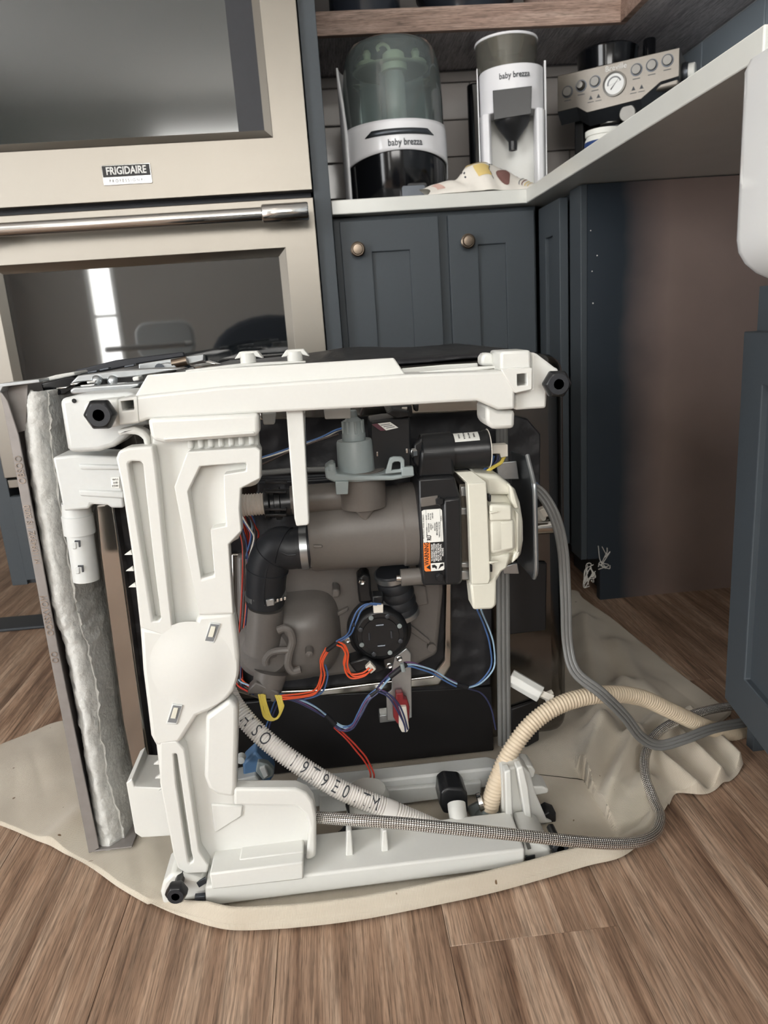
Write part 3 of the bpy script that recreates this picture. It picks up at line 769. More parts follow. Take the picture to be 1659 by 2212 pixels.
def sink():
    s = thing('apron_sink', (0.69, 0.40, 0.655), 'glossy white apron-front sink at the right edge', 'sink')
    x0, x1, y0, y1, z0, z1 = 0.448, 0.93, -0.01, 0.812, 0.652, 0.876
    r = 0.03
    b = MB()
    # outer shell: rounded rectangle in plan, rounded bottom, then rim and basin
    def ringp(inset, z, rr):
        return [(x, y, z) for x, y in rrect(x0 + inset, y0 + inset, x1 - inset, y1 - inset, max(0.004, rr), 6)]
    lv = []
    for k in range(7):
        a = PI / 2 * k / 6
        lv.append(ringp(0.05 * (1 - math.sin(a)), z0 + 0.05 * (1 - math.cos(a)), r))
    lv.append(ringp(0, z1 - 0.012, r)); lv.append(ringp(0.003, z1 - 0.003, r)); lv.append(ringp(0.01, z1, r)); lv.append(ringp(0.020, z1, r)); lv.append(ringp(0.027, z1 - 0.01, r))
    lv.append(ringp(0.032, z0 + 0.05, r)); lv.append(ringp(0.06, z0 + 0.022, r))
    V = [[b.v(p) for p in l] for l in lv]
    for A, B in zip(V, V[1:]):
        for k in range(len(A)):
            j = (k + 1) % len(A); b.face([A[k], A[j], B[j], B[k]])
    b.face(V[0][::-1]); b.face(V[-1])
    b.build('basin', 'porcelain', s)
    MB().lathe((0.69, 0.40, z0 + 0.022), (0, 0, 1), [(0.045, 0), (0.045, 0.002), (0.03, 0.002), (0.028, -0.001), (0, -0.001)], 28).build('drain', 'chrome', s)
sink()

# dark flat strip on the floor by the oven cabinet
tag(MB().prism([PZ(-60, 1372, 0.0), PZ(-60, 1345, 0.0), PZ(160, 1326, 0.0), PZ(160, 1352, 0.0)], (0, 0, 0.008)).build('floor_strip_1', 'navy_inner', bevel=0.003), 'dark strip on the floor beside the oven cabinet', kind='structure')

# ---- furniture behind the camera that the oven glass mirrors
so = thing('armchair', (-0.35, -1.75, 0), 'dark upholstered armchair standing behind the camera', 'armchair')
MB().box((-0.75, -2.1, 0.06), (0.05, -1.45, 0.40)).build('seat', 'dark_sofa', so, bevel=0.05, seg=4)
MB().prism([(-0.80, -2.1, 0.36)] + [(-0.375 - 0.425 * math.cos(PI * k / 12), -2.1, 0.50 + 0.27 * math.sin(PI * k / 12)) for k in range(13)] + [(0.05, -2.1, 0.36)], (0, 0.18, 0)).build('backrest', 'dark_sofa', so, bevel=0.04, seg=3)
for xa in (-0.86, 0.04): MB().box((xa, -2.08, 0.06), (xa + 0.12, -1.45, 0.55)).build('armrest', 'dark_sofa', so, bevel=0.04, seg=3)
for xa in (-0.8, 0.06):
    for ya in (-2.02, -1.55): MB().lathe((xa, ya, 0), (0, 0, 1), [(0.02, 0), (0.026, 0.07)], 12).build('leg', 'shade_dark', so)
hc = thing('high_chair', (-0.98, -1.15, 0), 'white high chair with dark frame standing behind the camera', 'chair')
MB().box((-1.16, -1.35, 0.48), (-0.80, -1.02, 0.53)).build('seat', 'white_plastic', hc, bevel=0.02, seg=3)
MB().prism([(x, -1.36, z) for x, z in rrect(-1.16, 0.53, -0.80, 0.76, 0.08)], (0, 0.04, 0)).build('backrest', 'milky_plastic', hc, bevel=0.015, seg=3)
MB().prism([(x, -1.0, z) for x, z in rrect(-1.20, 0.60, -0.76, 0.63, 0.012)], (0, 0.22, 0)).build('tray', 'white_plastic', hc, bevel=0.008)
for xa in (-1.17, -0.79):
    for ya, yb in ((-1.0, -0.92), (-1.34, -1.45)): MB().tube([(xa, ya, 0.5), (xa, yb, 0.0)], 0.014, 10).build('leg', 'shade_dark', hc)

# ================================================================== THINGS ON THE COUNTER
CT = 0.9142
def sterilizer():
    c = Vector((0.219, 1.965, CT)); R = 0.126
    t = thing('bottle_sterilizer', c, 'round bottle sterilizer with smoky green dome and white band', 'sterilizer')
    o = lambda z: c + Vector((0, 0, z - CT))
    MB().lathe(c, (0, 0, 1), [(0, 0), (R - 0.010, 0), (R - 0.006, 0.006), (R - 0.004, 0.13), (R - 0.03, 0.15), (0, 0.15)], 56).build('base', 'black_gloss', t)
    # white band, its lower edge arched over the front
    def band(off):
        def fn(u, v):
            a = 2 * PI * u; fr = max(0.0, math.cos(a - PI)) if False else max(0.0, -math.cos(a))
            zl = 0.915 + 0.02 if -math.cos(a) < -0.2 else 1.012 + 0.022 * fr ** 1.5
            if -math.cos(a) < 0.15: zl = 0.985 if -math.cos(a) > -0.3 else 0.918
            z = zl + (1.100 - zl) * v
            r = R + off - 0.003 * (v ** 4)
            return Vector((c.x + r * math.sin(a), c.y + r * math.cos(a), z))
        return fn
    b = MB().grid(band(0.0), 72, 8, True); b.build('white_band', 'white_gloss', t, solid=0.004)
    # white back shield rising behind the dome
    def shield(u, v):
        a = math.radians(-112 + 190 * u); r = R + 0.004
        edge = min(u, 1 - u)
        top = 1.10 + 0.15 * min(1, edge * 9) ** 0.6
        return Vector((c.x + r * math.sin(a), c.y + r * math.cos(a), 0.918 + (top - 0.918) * v))
    MB().grid(shield, 40, 6).build('back_shield', 'white_gloss', t, solid=0.005)
    # dome
    prof = [(R - 0.004, 0.0), (R - 0.004, 0.05), (R - 0.006, 0.10), (R - 0.011, 0.145), (R - 0.018, 0.168), (R - 0.028, 0.182), (R - 0.045, 0.190), (0.03, 0.193), (0, 0.1935)]
    d = MB()
    d.lathe(o(1.100), (0, 0, 1), prof, 56)
    bm = d.bm
    d.build('dome', 'smoky_green', t, angle=60)
    MB().lathe(o(1.10), (0, 0, 1), [(0, 0), (R - 0.012, 0), (R - 0.012, 0.004), (0, 0.006)], 40).build('rack_floor', 'mid_grey_plastic', t)
    MB().lathe(o(1.232), (0, 0, 1), [(0.086, 0), (0.092, 0.003), (0.086, 0.006), (0.078, 0.003), (0.086, 0)], 40).build('rack_ring', 'bottle_cream', t)
    MB().lathe(o(1.106), (0, 0, 1), [(0.03, 0), (0.03, 0.128), (0, 0.128)], 24).build('rack_post', 'mid_grey_plastic', t)
    # display slot
    sl = []
    def arc(z, x0, x1, n): return [Vector((c.x + x, c.y - math.sqrt((R + 0.0035) ** 2 - x * x), z)) for x in [x0 + (x1 - x0) * k / n for k in range(n + 1)]]
    top = arc(1.0790, -0.066, 0.066, 14); bot = arc(1.066, -0.082, 0.082, 14)
    b = MB()
    A = [b.v(p) for p in top]; B = [b.v(p) for p in bot]
    for k in range(14): b.face([A[k], A[k + 1], B[k + 1], B[k]])
    b.build('display_slot', 'dark_metal', t, solid=0.001)
    text('lettering', 'baby brezza', 0.021, (c.x + 0.010, c.y - R - 0.004, 1.049), 'thread_grey', t, bend=R + 0.004, bx=0.010, sx=0.82, bold=0.0002)
    # water cup at the foot
    k = MB().prism([(x, c.y - R + 0.006, z) for x, z in rrect(c.x - 0.01, 0.9165, c.x + 0.058, 0.962, 0.008)], (0, 0.02, 0)).build('tray_handle', 'black_plastic', t, bevel=0.002)
    MB().prism([(x, c.y - R + 0.0035, z) for x, z in rrect(c.x - 0.004, 0.917, c.x + 0.052, 0.956, 0.006)], (0, 0.004, 0)).build('tray_face', 'dark_metal', k, bevel=0.001)
    # bottle and pacifiers inside stay separate things
    bt = thing('baby_bottle', o(1.107) + Vector((0.002, -0.055, 0)), 'pale baby bottle standing inside the smoky dome', 'bottle')
    bo = o(1.107) + Vector((0.002, -0.055, 0))
    MB().lathe(bo, (0, 0, 1), [(0, 0), (0.022, 0), (0.024, 0.004), (0.024, 0.095), (0.02, 0.11), (0, 0.11)], 28).build('bottle_body', 'translucent_cup', bt)
    MB().lathe(bo + Vector((0, 0, 0.111)), (0, 0, 1), [(0, 0), (0.03, 0), (0.031, 0.004), (0.03, 0.020), (0.027, 0.023), (0.025, 0.037), (0.018, 0.042), (0, 0.042)], 28).build('cap', 'bottle_cream', bt)
    MB().tube(spline([bo + Vector((-0.008, 0, 0.152)), bo + Vector((-0.012, 0, 0.164)), bo + Vector((-0.024, 0, 0.170)), bo + Vector((-0.036, 0, 0.164)), bo + Vector((-0.034, 0, 0.156))], 5), 0.004, 8).build('straw_loop', 'bottle_cream', bt)
    for sx, nm in ((-0.058, 'left'), (0.058, 'right')):
        po = o(1.2385) + Vector((sx, -0.03, 0))
        p = thing('pacifier', po, 'cream pacifier on the rack, %s of the baby bottle' % ('left' if sx < 0 else 'right'), 'pacifier')
        MB().lathe(po, (0, 0, 1), [(0, 0), (0.024, 0), (0.026, 0.004), (0.02, 0.01), (0.008, 0.014), (0, 0.014)], 24).build('shield', 'bottle_cream', p)
        MB().lathe(po + Vector((0, 0, 0.0141)), (0, 0, 1), [(0.008, 0), (0.010, 0.012), (0.006, 0.020), (0, 0.021)], 20).build('teat', 'bottle_cream', p)
sterilizer()

def formula_maker():
    c = Vector((0.518, 1.975, CT)); a = math.radians(-13)
    M = Matrix.Translation(c) @ Matrix.Rotation(a, 4, 'Z')
    t = thing('formula_maker', c, 'white formula maker with smoky round hopper beside the sterilizer', 'formula maker')
    H = 0.300
    def plan(x0, x1, y0, y1, r, n=6): return rrect(x0, y0, x1, y1, r, n)
    # back body, cheeks and head
    b = MB(M)
    b.prism([(x, y, 0) for x, y in plan(-0.079, 0.079, 0.005, 0.10, 0.02)], (0, 0, H))
    b.build('back_body', 'white_gloss', t, bevel=0.003)
    for s_ in (-1, 1):
        b = MB(M)
        # cheek narrows inwards at the bottom of the arch
        pts = [(s_ * 0.079, 0.004, 0), (s_ * 0.079, -0.055, 0), (s_ * 0.072, -0.075, 0), (s_ * 0.058, -0.082, 0), (s_ * 0.052, -0.07, 0), (s_ * 0.052, 0.004, 0)]
        b.prism(pts, (0, 0, 0.205)); b.build('cheek', 'white_gloss', t, bevel=0.004, seg=3)
    def head(u, v):
        ang = -PI / 2 + (u - 0.5) * PI * 1.0
        return None
    b = MB(M)
    arc = [(0.079 * math.sin(q), 0.004 - 0.09 * abs(math.cos(q)) ** 0.75) for q in [(-PI / 2) + PI * k / 20 for k in range(21)]]
    b.prism([(x, y, 0.205) for x, y in arc], (0, 0, H - 0.205 + 0.004)); b.build('head', 'white_gloss', t, bevel=0.002)
    # recess back and drip tray
    b = MB(M); b.box((-0.052, 0.0, 0.004), (0.052, 0.0055, 0.206)); b.build('recess_back', 'white_plastic', t)
    b = MB(M); b.lathe((0, -0.035, 0.002), (0, 0, 1), [(0, 0), (0.05, 0), (0.052, 0.003), (0.052, 0.022), (0.048, 0.022), (0.046, 0.006), (0, 0.006)], 36); b.build('drip_tray', 'white_plastic', t)
    # black spout panel and funnel
    b = MB(M)
    yf = -0.0885
    b.prism([(-0.046, yf, 0.250), (0.046, yf, 0.250), (0.043, yf, 0.190), (-0.045, yf, 0.186)], (0, 0.012, 0)); b.build('spout_panel', 'black_plastic', t, bevel=0.001)
    b = MB(M); b.lathe((0.0, -0.045, 0.2045), (0, 0, -1), [(0, 0), (0.043, 0), (0.043, 0.016), (0.036, 0.03), (0.011, 0.062), (0.010, 0.082), (0.007, 0.082), (0.006, 0.06), (0, 0.058)], 32); f = b.build('funnel', 'black_plastic', t)
    text('lettering', 'baby brezza', 0.0185, M @ Vector((0.006, yf + 0.001, 0.279)), 'thread_grey', t, xdir=M.to_3x3() @ Vector((1, 0, 0)), bend=0.11, sx=0.82, bold=0.0002)
    # hopper
    b = MB(M); b.lathe((-0.010, 0.0, H + 0.0045), (0, 0, 1), [(0.0735, 0), (0.0745, 0.066), (0.0725, 0.066), (0.0715, 0.002), (0.0735, 0)], 48); b.build('hopper', 'smoky_olive', t, angle=60)
    b = MB(M); b.lathe((-0.010, 0.0, H + 0.070), (0, 0, 1), [(0, 0.0), (0.0765, 0), (0.0775, 0.002), (0.0765, 0.0055), (0, 0.0065)], 48); b.build('hopper_lid', 'white_gloss', t)
    b = MB(M); b.lathe((0.0, 0.0, H + 0.0045), (0, 0, 1), [(0, 0), (0.066, 0), (0.05, 0.012), (0.02, 0.022), (0, 0.024)], 28); b.build('powder', 'powder', t)
    b = MB(M); b.lathe((-0.02, 0.02, H + 0.0045), (0, 0, 1), [(0, 0), (0.012, 0), (0.012, 0.06), (0, 0.06)], 16); b.build('hopper_shaft', 'mid_grey_plastic', t)
    # dark water tank at the back
    b = MB(M); b.prism([(x, y, 0) for x, y in plan(-0.112, 0.070, 0.102, 0.175, 0.02)], (0, 0, 0.325)); b.build('water_tank', 'black_gloss', t, bevel=0.004)
    for s_ in (-1, 1):
        b = MB(M); b.box((s_ * 0.0795 - 0.001, -0.03, 0.0), (s_ * 0.0795 + 0.004 * s_, 0.10, 0.318)); b.build('side_trim', 'white_gloss', t, bevel=0.001)
formula_maker()

def espresso():
    A = Vector((0.680, 2.112, 0)); a = math.radians(-34)
    M = Matrix.Translation(A) @ Matrix.Rotation(a, 4, 'Z')     # local x along the front, y to the back
    t = thing('espresso_machine', M @ Vector((0.15, 0.12, CT)), 'brushed steel espresso machine with round pressure gauge in the corner', 'coffee machine')
    W = 0.305; ZT = 1.250; lean = 0.22
    def F(u, z, d=0.0): # point on the leaning front panel
        return Vector((u, (z - ZT) * -lean * -1 * 0 + (ZT - z) * lean * -0.0 + d, z))
    poly = [(0, ZT), (W, ZT), (W, 1.186), (0.262, 1.182), (0.215, 1.152), (0.078, 1.146), (0.052, 1.164), (0, 1.162)]
    b = MB(M); b.prism([F(u, z) for u, z in poly], (0, 0.006, 0)); fp = b.build('front_panel', 'machine_steel', t, bevel=0.0015)
    # dark lip that follows the lower edge
    low = [(0, 1.162), (0.052, 1.164), (0.078, 1.146), (0.215, 1.152), (0.262, 1.182), (W, 1.186)]
    b = MB(M); V0 = [b.v((u, 0.0, z)) for u, z in low]; V1 = [b.v((u, 0.035, z - 0.026)) for u, z in low]; V2 = [b.v((u, 0.05, z)) for u, z in low]
    for k in range(5):
        b.face([V0[k], V0[k + 1], V1[k + 1], V1[k]]); b.face([V1[k], V1[k + 1], V2[k + 1], V2[k]]); b.face([V2[k], V2[k + 1], V0[k + 1], V0[k]])
    b.face([V0[0], V1[0], V2[0]]); b.face([V0[5], V2[5], V1[5]])
    b.build('lower_lip', 'dark_metal', t, smooth=False)
    b = MB(M); b.box((0.0, 0.0065, 1.165), (W, 0.22, ZT)); b.build('head_casing', 'machine_steel', t, bevel=0.008, seg=3)
    b = MB(M); b.box((0.03, 0.10, CT), (W - 0.02, 0.22, 1.164)); b.build('rear_casing', 'black_plastic', t, bevel=0.004)
    b = MB(M); b.box((0.03, 0.055, CT), (0.055, 0.10, 1.150)); b.build('side_pillar', 'black_plastic', t, bevel=0.003)
    b = MB(M); b.box((W - 0.045, 0.055, CT), (W - 0.02, 0.10, 1.150)); b.build('side_pillar', 'black_plastic', t, bevel=0.003)
    b = MB(M); b.box((0.03, -0.06, CT), (W - 0.02, 0.099, CT + 0.05)); b.build('drip_tray', 'machine_steel', t, bevel=0.004)
    n = Vector((0, -1, 0))
    btn = None
    for (u, z, big) in ((0.027, 1.206, 0), (0.063, 1.213, 1), (0.099, 1.216, 0), (0.203, 1.222, 0), (0.240, 1.224, 0), (0.277, 1.227, 0)):
        b = MB(M); b.lathe((u, 0, z), n, [(0.0145, 0), (0.0145, 0.002), (0.0125, 0.002)], 24); r_ = b.build('button_ring', 'dark_metal', fp)
        b = MB(M); b.lathe((u, -0.0021, z), n, [(0.0118, 0), (0.0118, 0.004), (0.0105, 0.005), (0, 0.005)] if not big else [(0.0118, 0), (0.009, 0.006), (0.008, 0.014), (0, 0.015)], 24); b.build('button', 'soft_chrome', r_)
        b = MB(M); b.box((u - 0.009, -0.0004, z - 0.0215), (u + 0.009, 0, z - 0.0195)); b.build('caption', 'thread_grey', fp, smooth=False)
    b = MB(M); b.lathe((0.149, 0, 1.200), n, [(0.029, 0), (0.029, 0.006), (0.025, 0.007), (0.0245, 0.003), (0, 0.003)], 36); g = b.build('gauge_bezel', 'soft_chrome', fp)
    b = MB(M); b.lathe((0.149, -0.0031, 1.200), n, [(0.0243, 0), (0.0243, 0.0006), (0, 0.0006)], 32); b.build('gauge_face', 'gauge_white', g)
    b = MB(M); b.ring([(0.149 + 0.018 * math.cos(q), -0.0039, 1.200 + 0.018 * math.sin(q)) for q in [PI * (0.1 + 0.95 * k / 14) for k in range(15)]] , [(0.149 + 0.0145 * math.cos(q), -0.0039, 1.200 + 0.0145 * math.sin(q)) for q in [PI * (0.1 + 0.95 * k / 14) for k in range(15)]], (0, 0.0002, 0))
    b.build('gauge_scale', 'print_grey', g, smooth=False)
    b = MB(M); b.prism([(0.139, -0.0043, 1.189), (0.141, -0.0043, 1.187), (0.161, -0.0043, 1.212)], (0, 0.0003, 0)); b.build('gauge_needle', 'print_black', g, smooth=False)
    for u in (0.088, 0.108, 0.196, 0.216):
        b = MB(M); b.prism([(u - 0.005, -0.0004, 1.176), (u + 0.005, -0.0004, 1.176), (u, -0.0004, 1.186)], (0, 0.0004, 0)); b.box((u - 0.008, -0.0004, 1.169), (u + 0.008, 0, 1.1705)); b.build('icon', 'thread_grey', fp, smooth=False)
    Mx = M.to_3x3()
    text('lettering', 'Breville', 0.018, M @ Vector((0.152, -0.0006, 1.238)), 'print_white', fp, xdir=Mx @ Vector((1, 0, 0)))
    # bean hopper and tamper on top
    b = MB(M); b.lathe((0.105, 0.11, ZT + 0.0005), (0, 0, 1), [(0, 0), (0.066, 0), (0.076, 0.010), (0.080, 0.055), (0.081, 0.058), (0.073, 0.064), (0, 0.066)], 44); b.build('bean_hopper', 'black_gloss', t)
    b = MB(M); b.lathe((0.215, 0.10, ZT + 0.0005), (0, 0, 1), [(0, 0), (0.016, 0), (0.016, 0.06), (0.014, 0.064), (0, 0.064)], 24); b.build('tamper', 'black_gloss', t)
    # group heads, dial
    for u in (0.125, 0.235):
        b = MB(M); b.lathe((u, 0.06, 1.155), (0, 0, -1), [(0, 0), (0.026, 0), (0.026, 0.035), (0.022, 0.037), (0, 0.037)], 28); b.build('group_head', 'soft_chrome', t)
    b = MB(M); b.lathe((0.180, 0.03, 1.128), n, [(0.010, 0), (0.010, 0.006), (0.021, 0.006), (0.021, 0.02), (0.019, 0.022), (0, 0.022)], 32); b.build('grind_dial', 'soft_chrome', t)
    b = MB(M); b.box((0.08, 0.05, 1.10), (W - 0.03, 0.10, 1.118)); b.build('portafilter_cradle', 'black_plastic', t, bevel=0.004)
    # steam knob on the right side
    b = MB(M); b.lathe((W, 0.06, 1.205), (1, 0, 0), [(0.024, 0), (0.026, 0.006), (0.024, 0.014), (0, 0.014)], 28); k = b.build('steam_knob', 'dark_metal', t)
    b = MB(M); b.lathe((W + 0.0141, 0.06, 1.205), (1, 0, 0), [(0.021, 0), (0.021, 0.014), (0.019, 0.016), (0, 0.016)], 28); b.build('knob_cap', 'label_white', k)
espresso()

jr = Vector((0.700, 1.835, CT))
jar = thing('label_jar', jr, 'white jar with a blue label in front of the espresso machine', 'jar')
MB().lathe(jr, (0, 0, 1), [(0, 0), (0.040, 0), (0.042, 0.004), (0.042, 0.112), (0.038, 0.122), (0, 0.122)], 36).build('jar_body', 'label_white', jar)
MB().lathe(jr + Vector((0, 0, 0.1225)), (0, 0, 1), [(0, 0), (0.040, 0), (0.041, 0.003), (0.041, 0.012), (0, 0.013)], 36).build('jar_lid', 'label_white', jar)
MB().lathe(jr + Vector((0, 0, 0.088)), (0, 0, 1), [(0.0423, 0), (0.0426, 0.001), (0.0426, 0.021), (0.0423, 0.022)], 36).build('label_band', 'print_blue', jar)

def muslin():
    x0, x1, yc = 0.262, 0.520, 1.795
    def hgt(u):
        pts = [(0, 0.022), (0.12, 0.030), (0.3, 0.036), (0.42, 0.064), (0.55, 0.070), (0.7, 0.052), (0.85, 0.034), (0.95, 0.022), (1, 0.010)]
        for (a, p), (b_, q) in zip(pts, pts[1:]):
            if u <= b_:
                s_ = (u - a) / (b_ - a); s_ = s_ * s_ * (3 - 2 * s_); return p + (q - p) * s_
        return pts[-1][1]
    def fn(u, v, off=0.0):
        a = PI * (0.02 + 0.96 * v); h = hgt(u) + off; wd = 0.045 + 0.015 * math.sin(u * 5) + off
        x = x0 + (x1 - x0) * u
        n1 = noise.noise(Vector((u * 6, v * 4, 1.3))) * 0.010 + math.sin(u * 26 + v * 5) * 0.0022
        wr = 1.0 + n1 * 14
        return Vector((x + 0.012 * math.sin(v * 9 + u * 4) * (1 - abs(v - 0.5)), yc - wd * math.cos(a) * wr, CT + 0.001 + max(0, h * math.sin(a) * (1 + n1 * 9))))
    t = thing('muslin_cloth', (0.39, yc, CT), 'crumpled cream burp cloth printed with yellow and brown shapes on the counter', 'cloth')
    b = MB().grid(lambda u, v: fn(u, v), 60, 26)
    body = b.build('cloth_body', 'muslin', t)
    def patch(name, u0, u1, v0, v1, m):
        MB().grid(lambda u, v: fn(u0 + (u1 - u0) * u, v0 + (v1 - v0) * v, 0.0010), 10, 8).build(name, m, body)
    patch('yellow_print', 0.40, 0.56, 0.38, 0.60, 'muslin_yellow')
    patch('yellow_print', 0.46, 0.60, 0.16, 0.34, 'muslin_yellow')
    patch('pink_print', 0.06, 0.13, 0.14, 0.36, 'muslin_pink')
    # round cookie
    def disc(u, v):
        r = 0.085 * u; q = 2 * PI * v; return fn(0.72 + r * 0.72 * math.cos(q), 0.24 + r * 2.0 * math.sin(q), 0.0012)
    MB().grid(disc, 6, 20).build('cookie_print', 'muslin_brown', body)
    for k in range(4): patch('stripe_print', 0.86 + k * 0.025, 0.868 + k * 0.025, 0.14, 0.5, ['print_grey', 'muslin_brown', 'muslin_yellow', 'muslin_yellow'][k])
    for k in range(6): patch('squiggle_print', 0.595 + 0.006 * (k % 2), 0.602 + 0.006 * (k % 2), 0.12 + k * 0.06, 0.17 + k * 0.06, 'thread_grey')
    for k in range(5): patch('speck_print', 0.36 + 0.012 * (k % 2), 0.372 + 0.012 * (k % 2), 0.24 + k * 0.06, 0.27 + k * 0.06, 'thread_grey')
    patch('leaf_print', 0.66, 0.78, 0.46, 0.50, 'thread_grey'); patch('berry_print', 0.79, 0.81, 0.48, 0.54, 'print_maroon')
muslin()

# ================================================================== THE DISHWASHER (lying on its side, base towards the camera)
dw = thing('dishwasher', (0.0, 1.15, 0.006), 'dishwasher tipped on its side showing its white base, pump and wiring', 'dishwasher')
ZB = 0.008
def yq(m, px, Y, t, name, parent=dw, bevel=0.0015, seg=2, taper=0.0, label=None):
    return MB().yp(px, Y, t, taper).build(name, m, parent, bevel=bevel, seg=seg, label=label)

# ---- tub and its sound pads
tub = MB().box((-0.283, 0.965, 0.014), (0.322, 1.535, 0.588)).build('tub', 'tub_steel', dw, bevel=0.028, seg=4)
pads = [('pad', [(556, 903), (800, 896), (1052, 884), (1140, 905), (1168, 938), (1166, 1132), (1068, 1140), (1066, 1215), (1060, 1480), (975, 1490), (690, 1500), (560, 1496), (500, 1470), (492, 1180), (556, 1060)], 'bitumen_pad'),
        ('pad', [(505, 1520), (700, 1500), (1062, 1484), (1068, 1652), (900, 1662), (700, 1680), (540, 1700), (505, 1700)], 'pad_smooth'),
        ('pad', [(1086, 1213), (1182, 1216), (1180, 1362), (1098, 1372), (1086, 1372)], 'pad_smooth'),
        ('pad', [(1104, 1532), (1163, 1512), (1165, 1600), (1140, 1640), (1104, 1650)], 'pad_smooth')]
for n_, px, m_ in pads: yq(m_, px, 0.958, 0.007, n_, tub, bevel=0.002)
yq('bitumen_pad', [(236, 985), (330, 985), (345, 1300), (352, 1500), (352, 1698), (330, 1700), (318, 1690), (262, 1300)], 0.905, 0.055, 'pad', tub, bevel=0.003)
# mat on the upward side of the tub
def topmat(u, v):
    x = -0.20 + 0.485 * u; y = 0.985 + 0.50 * v
    e = min(u, 1 - u, v, 1 - v)
    return Vector((x, y, 0.589 + 0.004 * min(1, e * 20) + 0.012 * math.sin(PI * u) ** 3 * math.sin(PI * v) + 0.003 * noise.noise(Vector((x * 14, y * 9, 0)))))
MB().grid(topmat, 40, 30).build('pad', 'bitumen_pad', tub, solid=0.003)
# front flange of the tub beside the door
yq('steel_mirror', [(204, 1090), (246, 1088), (262, 1200), (330, 1698), (322, 1704), (288, 1690), (262, 1560), (214, 1200)], 0.885, 0.06, 'tub_flange', tub, bevel=0.005, seg=3)
yq('steel_mirror', [(560, 884), (900, 868), (1056, 862), (1058, 888), (800, 899), (560, 908)], 0.935, 0.01, 'tub_lip', tub, bevel=0.002)

# ---- door at the left: sheet panel with returned edges, insulation blanket
dx0 = -0.354
door = MB().box((dx0 - 0.0015, 0.832, 0.008), (dx0, 1.50, 0.606)).build('door_panel', 'steel_panel', dw, label='brushed steel door panel seen edge-on')
yq('steel_panel', [(2, 846), (16, 866), (40, 940), (89, 1200), (125, 1400), (178, 1660), (214, 1832), (206, 1890), (201, 1890), (104, 1400), (67, 1200), (19, 940), (0, 850)], 0.830, 0.0022, 'edge_flange', door, bevel=0.0006)
yq('galvanised', [(-3, 829), (84, 819), (86, 826), (6, 836), (0, 848), (-4, 848)], 0.826, 0.03, 'top_flange', door, bevel=0.0006)
yq('steel_panel', [(8, 838), (60, 830), (56, 930), (38, 936)], 0.845, 0.002, 'corner_gusset', door, bevel=0.0006)
MB().box((dx0, 0.830, 0.0085), (-0.304, 0.905, 0.0105)).build('bottom_flange', 'steel_panel', door, bevel=0.0005)
MB().box((dx0 + 0.003, 1.02, 0.012), (-0.296, 1.50, 0.60)).build('inner_door', 'black_plastic', door, bevel=0.006)
# stamped letters on the flange
fd = (P(104, 1400, 0.83) - P(67, 1200, 0.83)).normalized()
for (yy, s_, sz) in ((1015, 'OBSOO', 0.011), (1155, 'M1109439Z 1/S 2020', 0.0095), (1330, 'OOSSXVOM', 0.011), (1420, 'OO', 0.011)):
    px = 19 + (yy - 940) * (104 - 19) / 460.0 + 11
    text('stamped_text', s_, sz, P(px, yy, 0.8292), 'chrome', door, xdir=(0.0, 0, 1), ydir=(-1, 0, 0), sx=0.85)
# blanket: fuzzy strip, front edge then the side facing into the machine
bl = [(845, 72, 96), (880, 62, 100), (940, 59, 104), (1100, 81, 125), (1300, 115, 158), (1350, 128, 170), (1400, 148, 187), (1500, 165, 206), (1600, 184, 215), (1700, 201, 230), (1800, 210, 262), (1850, 220, 266), (1868, 236, 250)]
def blanket(u, v):
    f = u * (len(bl) - 1); i = min(int(f), len(bl) - 2); s_ = f - i
    y = bl[i][0] * (1 - s_) + bl[i + 1][0] * s_; a = bl[i][1] * (1 - s_) + bl[i + 1][1] * s_; b_ = bl[i][2] * (1 - s_) + bl[i + 1][2] * s_
    L_, R_ = P(a - 11, y, 0.842), P(b_, y, 0.842)
    if v < 0.5:
        q = v / 0.5; p = L_.lerp(R_, q); p.y += 0.016 * (2 * q - 1) ** 2 - 0.004
    else:
        q = (v - 0.5) / 0.5; p = R_ + Vector((0.008 * math.sin(q * 3), 0.17 * q + 0.008, 0))
    d = noise.noise(p * 90) * 0.0025 + noise.noise(p * 300) * 0.0016
    p.x = max(dx0 + 0.001, p.x + d); p.y += noise.noise(p * 110 + Vector((5, 0, 0))) * 0.003; return p
MB().grid(blanket, 130, 34).build('insulation', 'insulation', door, solid=0.004, label='fuzzy grey-white insulation blanket')

# ---- hinge mechanism on top of the door edge
hg = yq('galvanised', [(150, 842), (158, 837), (300, 827), (302, 836), (282, 843), (160, 853), (152, 850)], 0.84, 0.03, 'hinge_channel', bevel=0.003, seg=3)
yq('dark_metal', [(160, 850), (284, 841), (290, 850), (172, 862)], 0.846, 0.03, 'channel_slot', hg)
yq('white_plastic', [(285, 815), (300, 812), (301, 822), (287, 824)], 0.85, 0.02, 'channel_stop', hg)
yq('insulation', [(88, 819), (120, 810), (160, 803), (162, 811), (120, 820), (90, 827)], 0.872, 0.05, 'fibre_edge', hg)
for (x0_, y0_, w_, h_) in ((172, 832, 34, 4), (186, 824, 22, 5), (150, 829, 20, 4), (120, 838, 26, 3), (232, 830, 40, 4)):
    yq('chrome', [(x0_, y0_), (x0_ + w_, y0_ - 3), (x0_ + w_ - 3, y0_ + h_ - 2), (x0_ + 2, y0_ + h_)], 0.8535, 0.012, 'linkage_bar', hg, bevel=0.001)
yq('galvanised', [(150, 830), (168, 811), (250, 801), (330, 796), (398, 796), (345, 806), (300, 813), (170, 826)], 0.865, 0.03, 'hinge_arm', hg, bevel=0.0015)
yq('black_gloss', [(88, 828), (150, 814), (175, 818), (160, 840), (140, 852), (96, 856)], 0.868, 0.06, 'hinge_cover', hg)
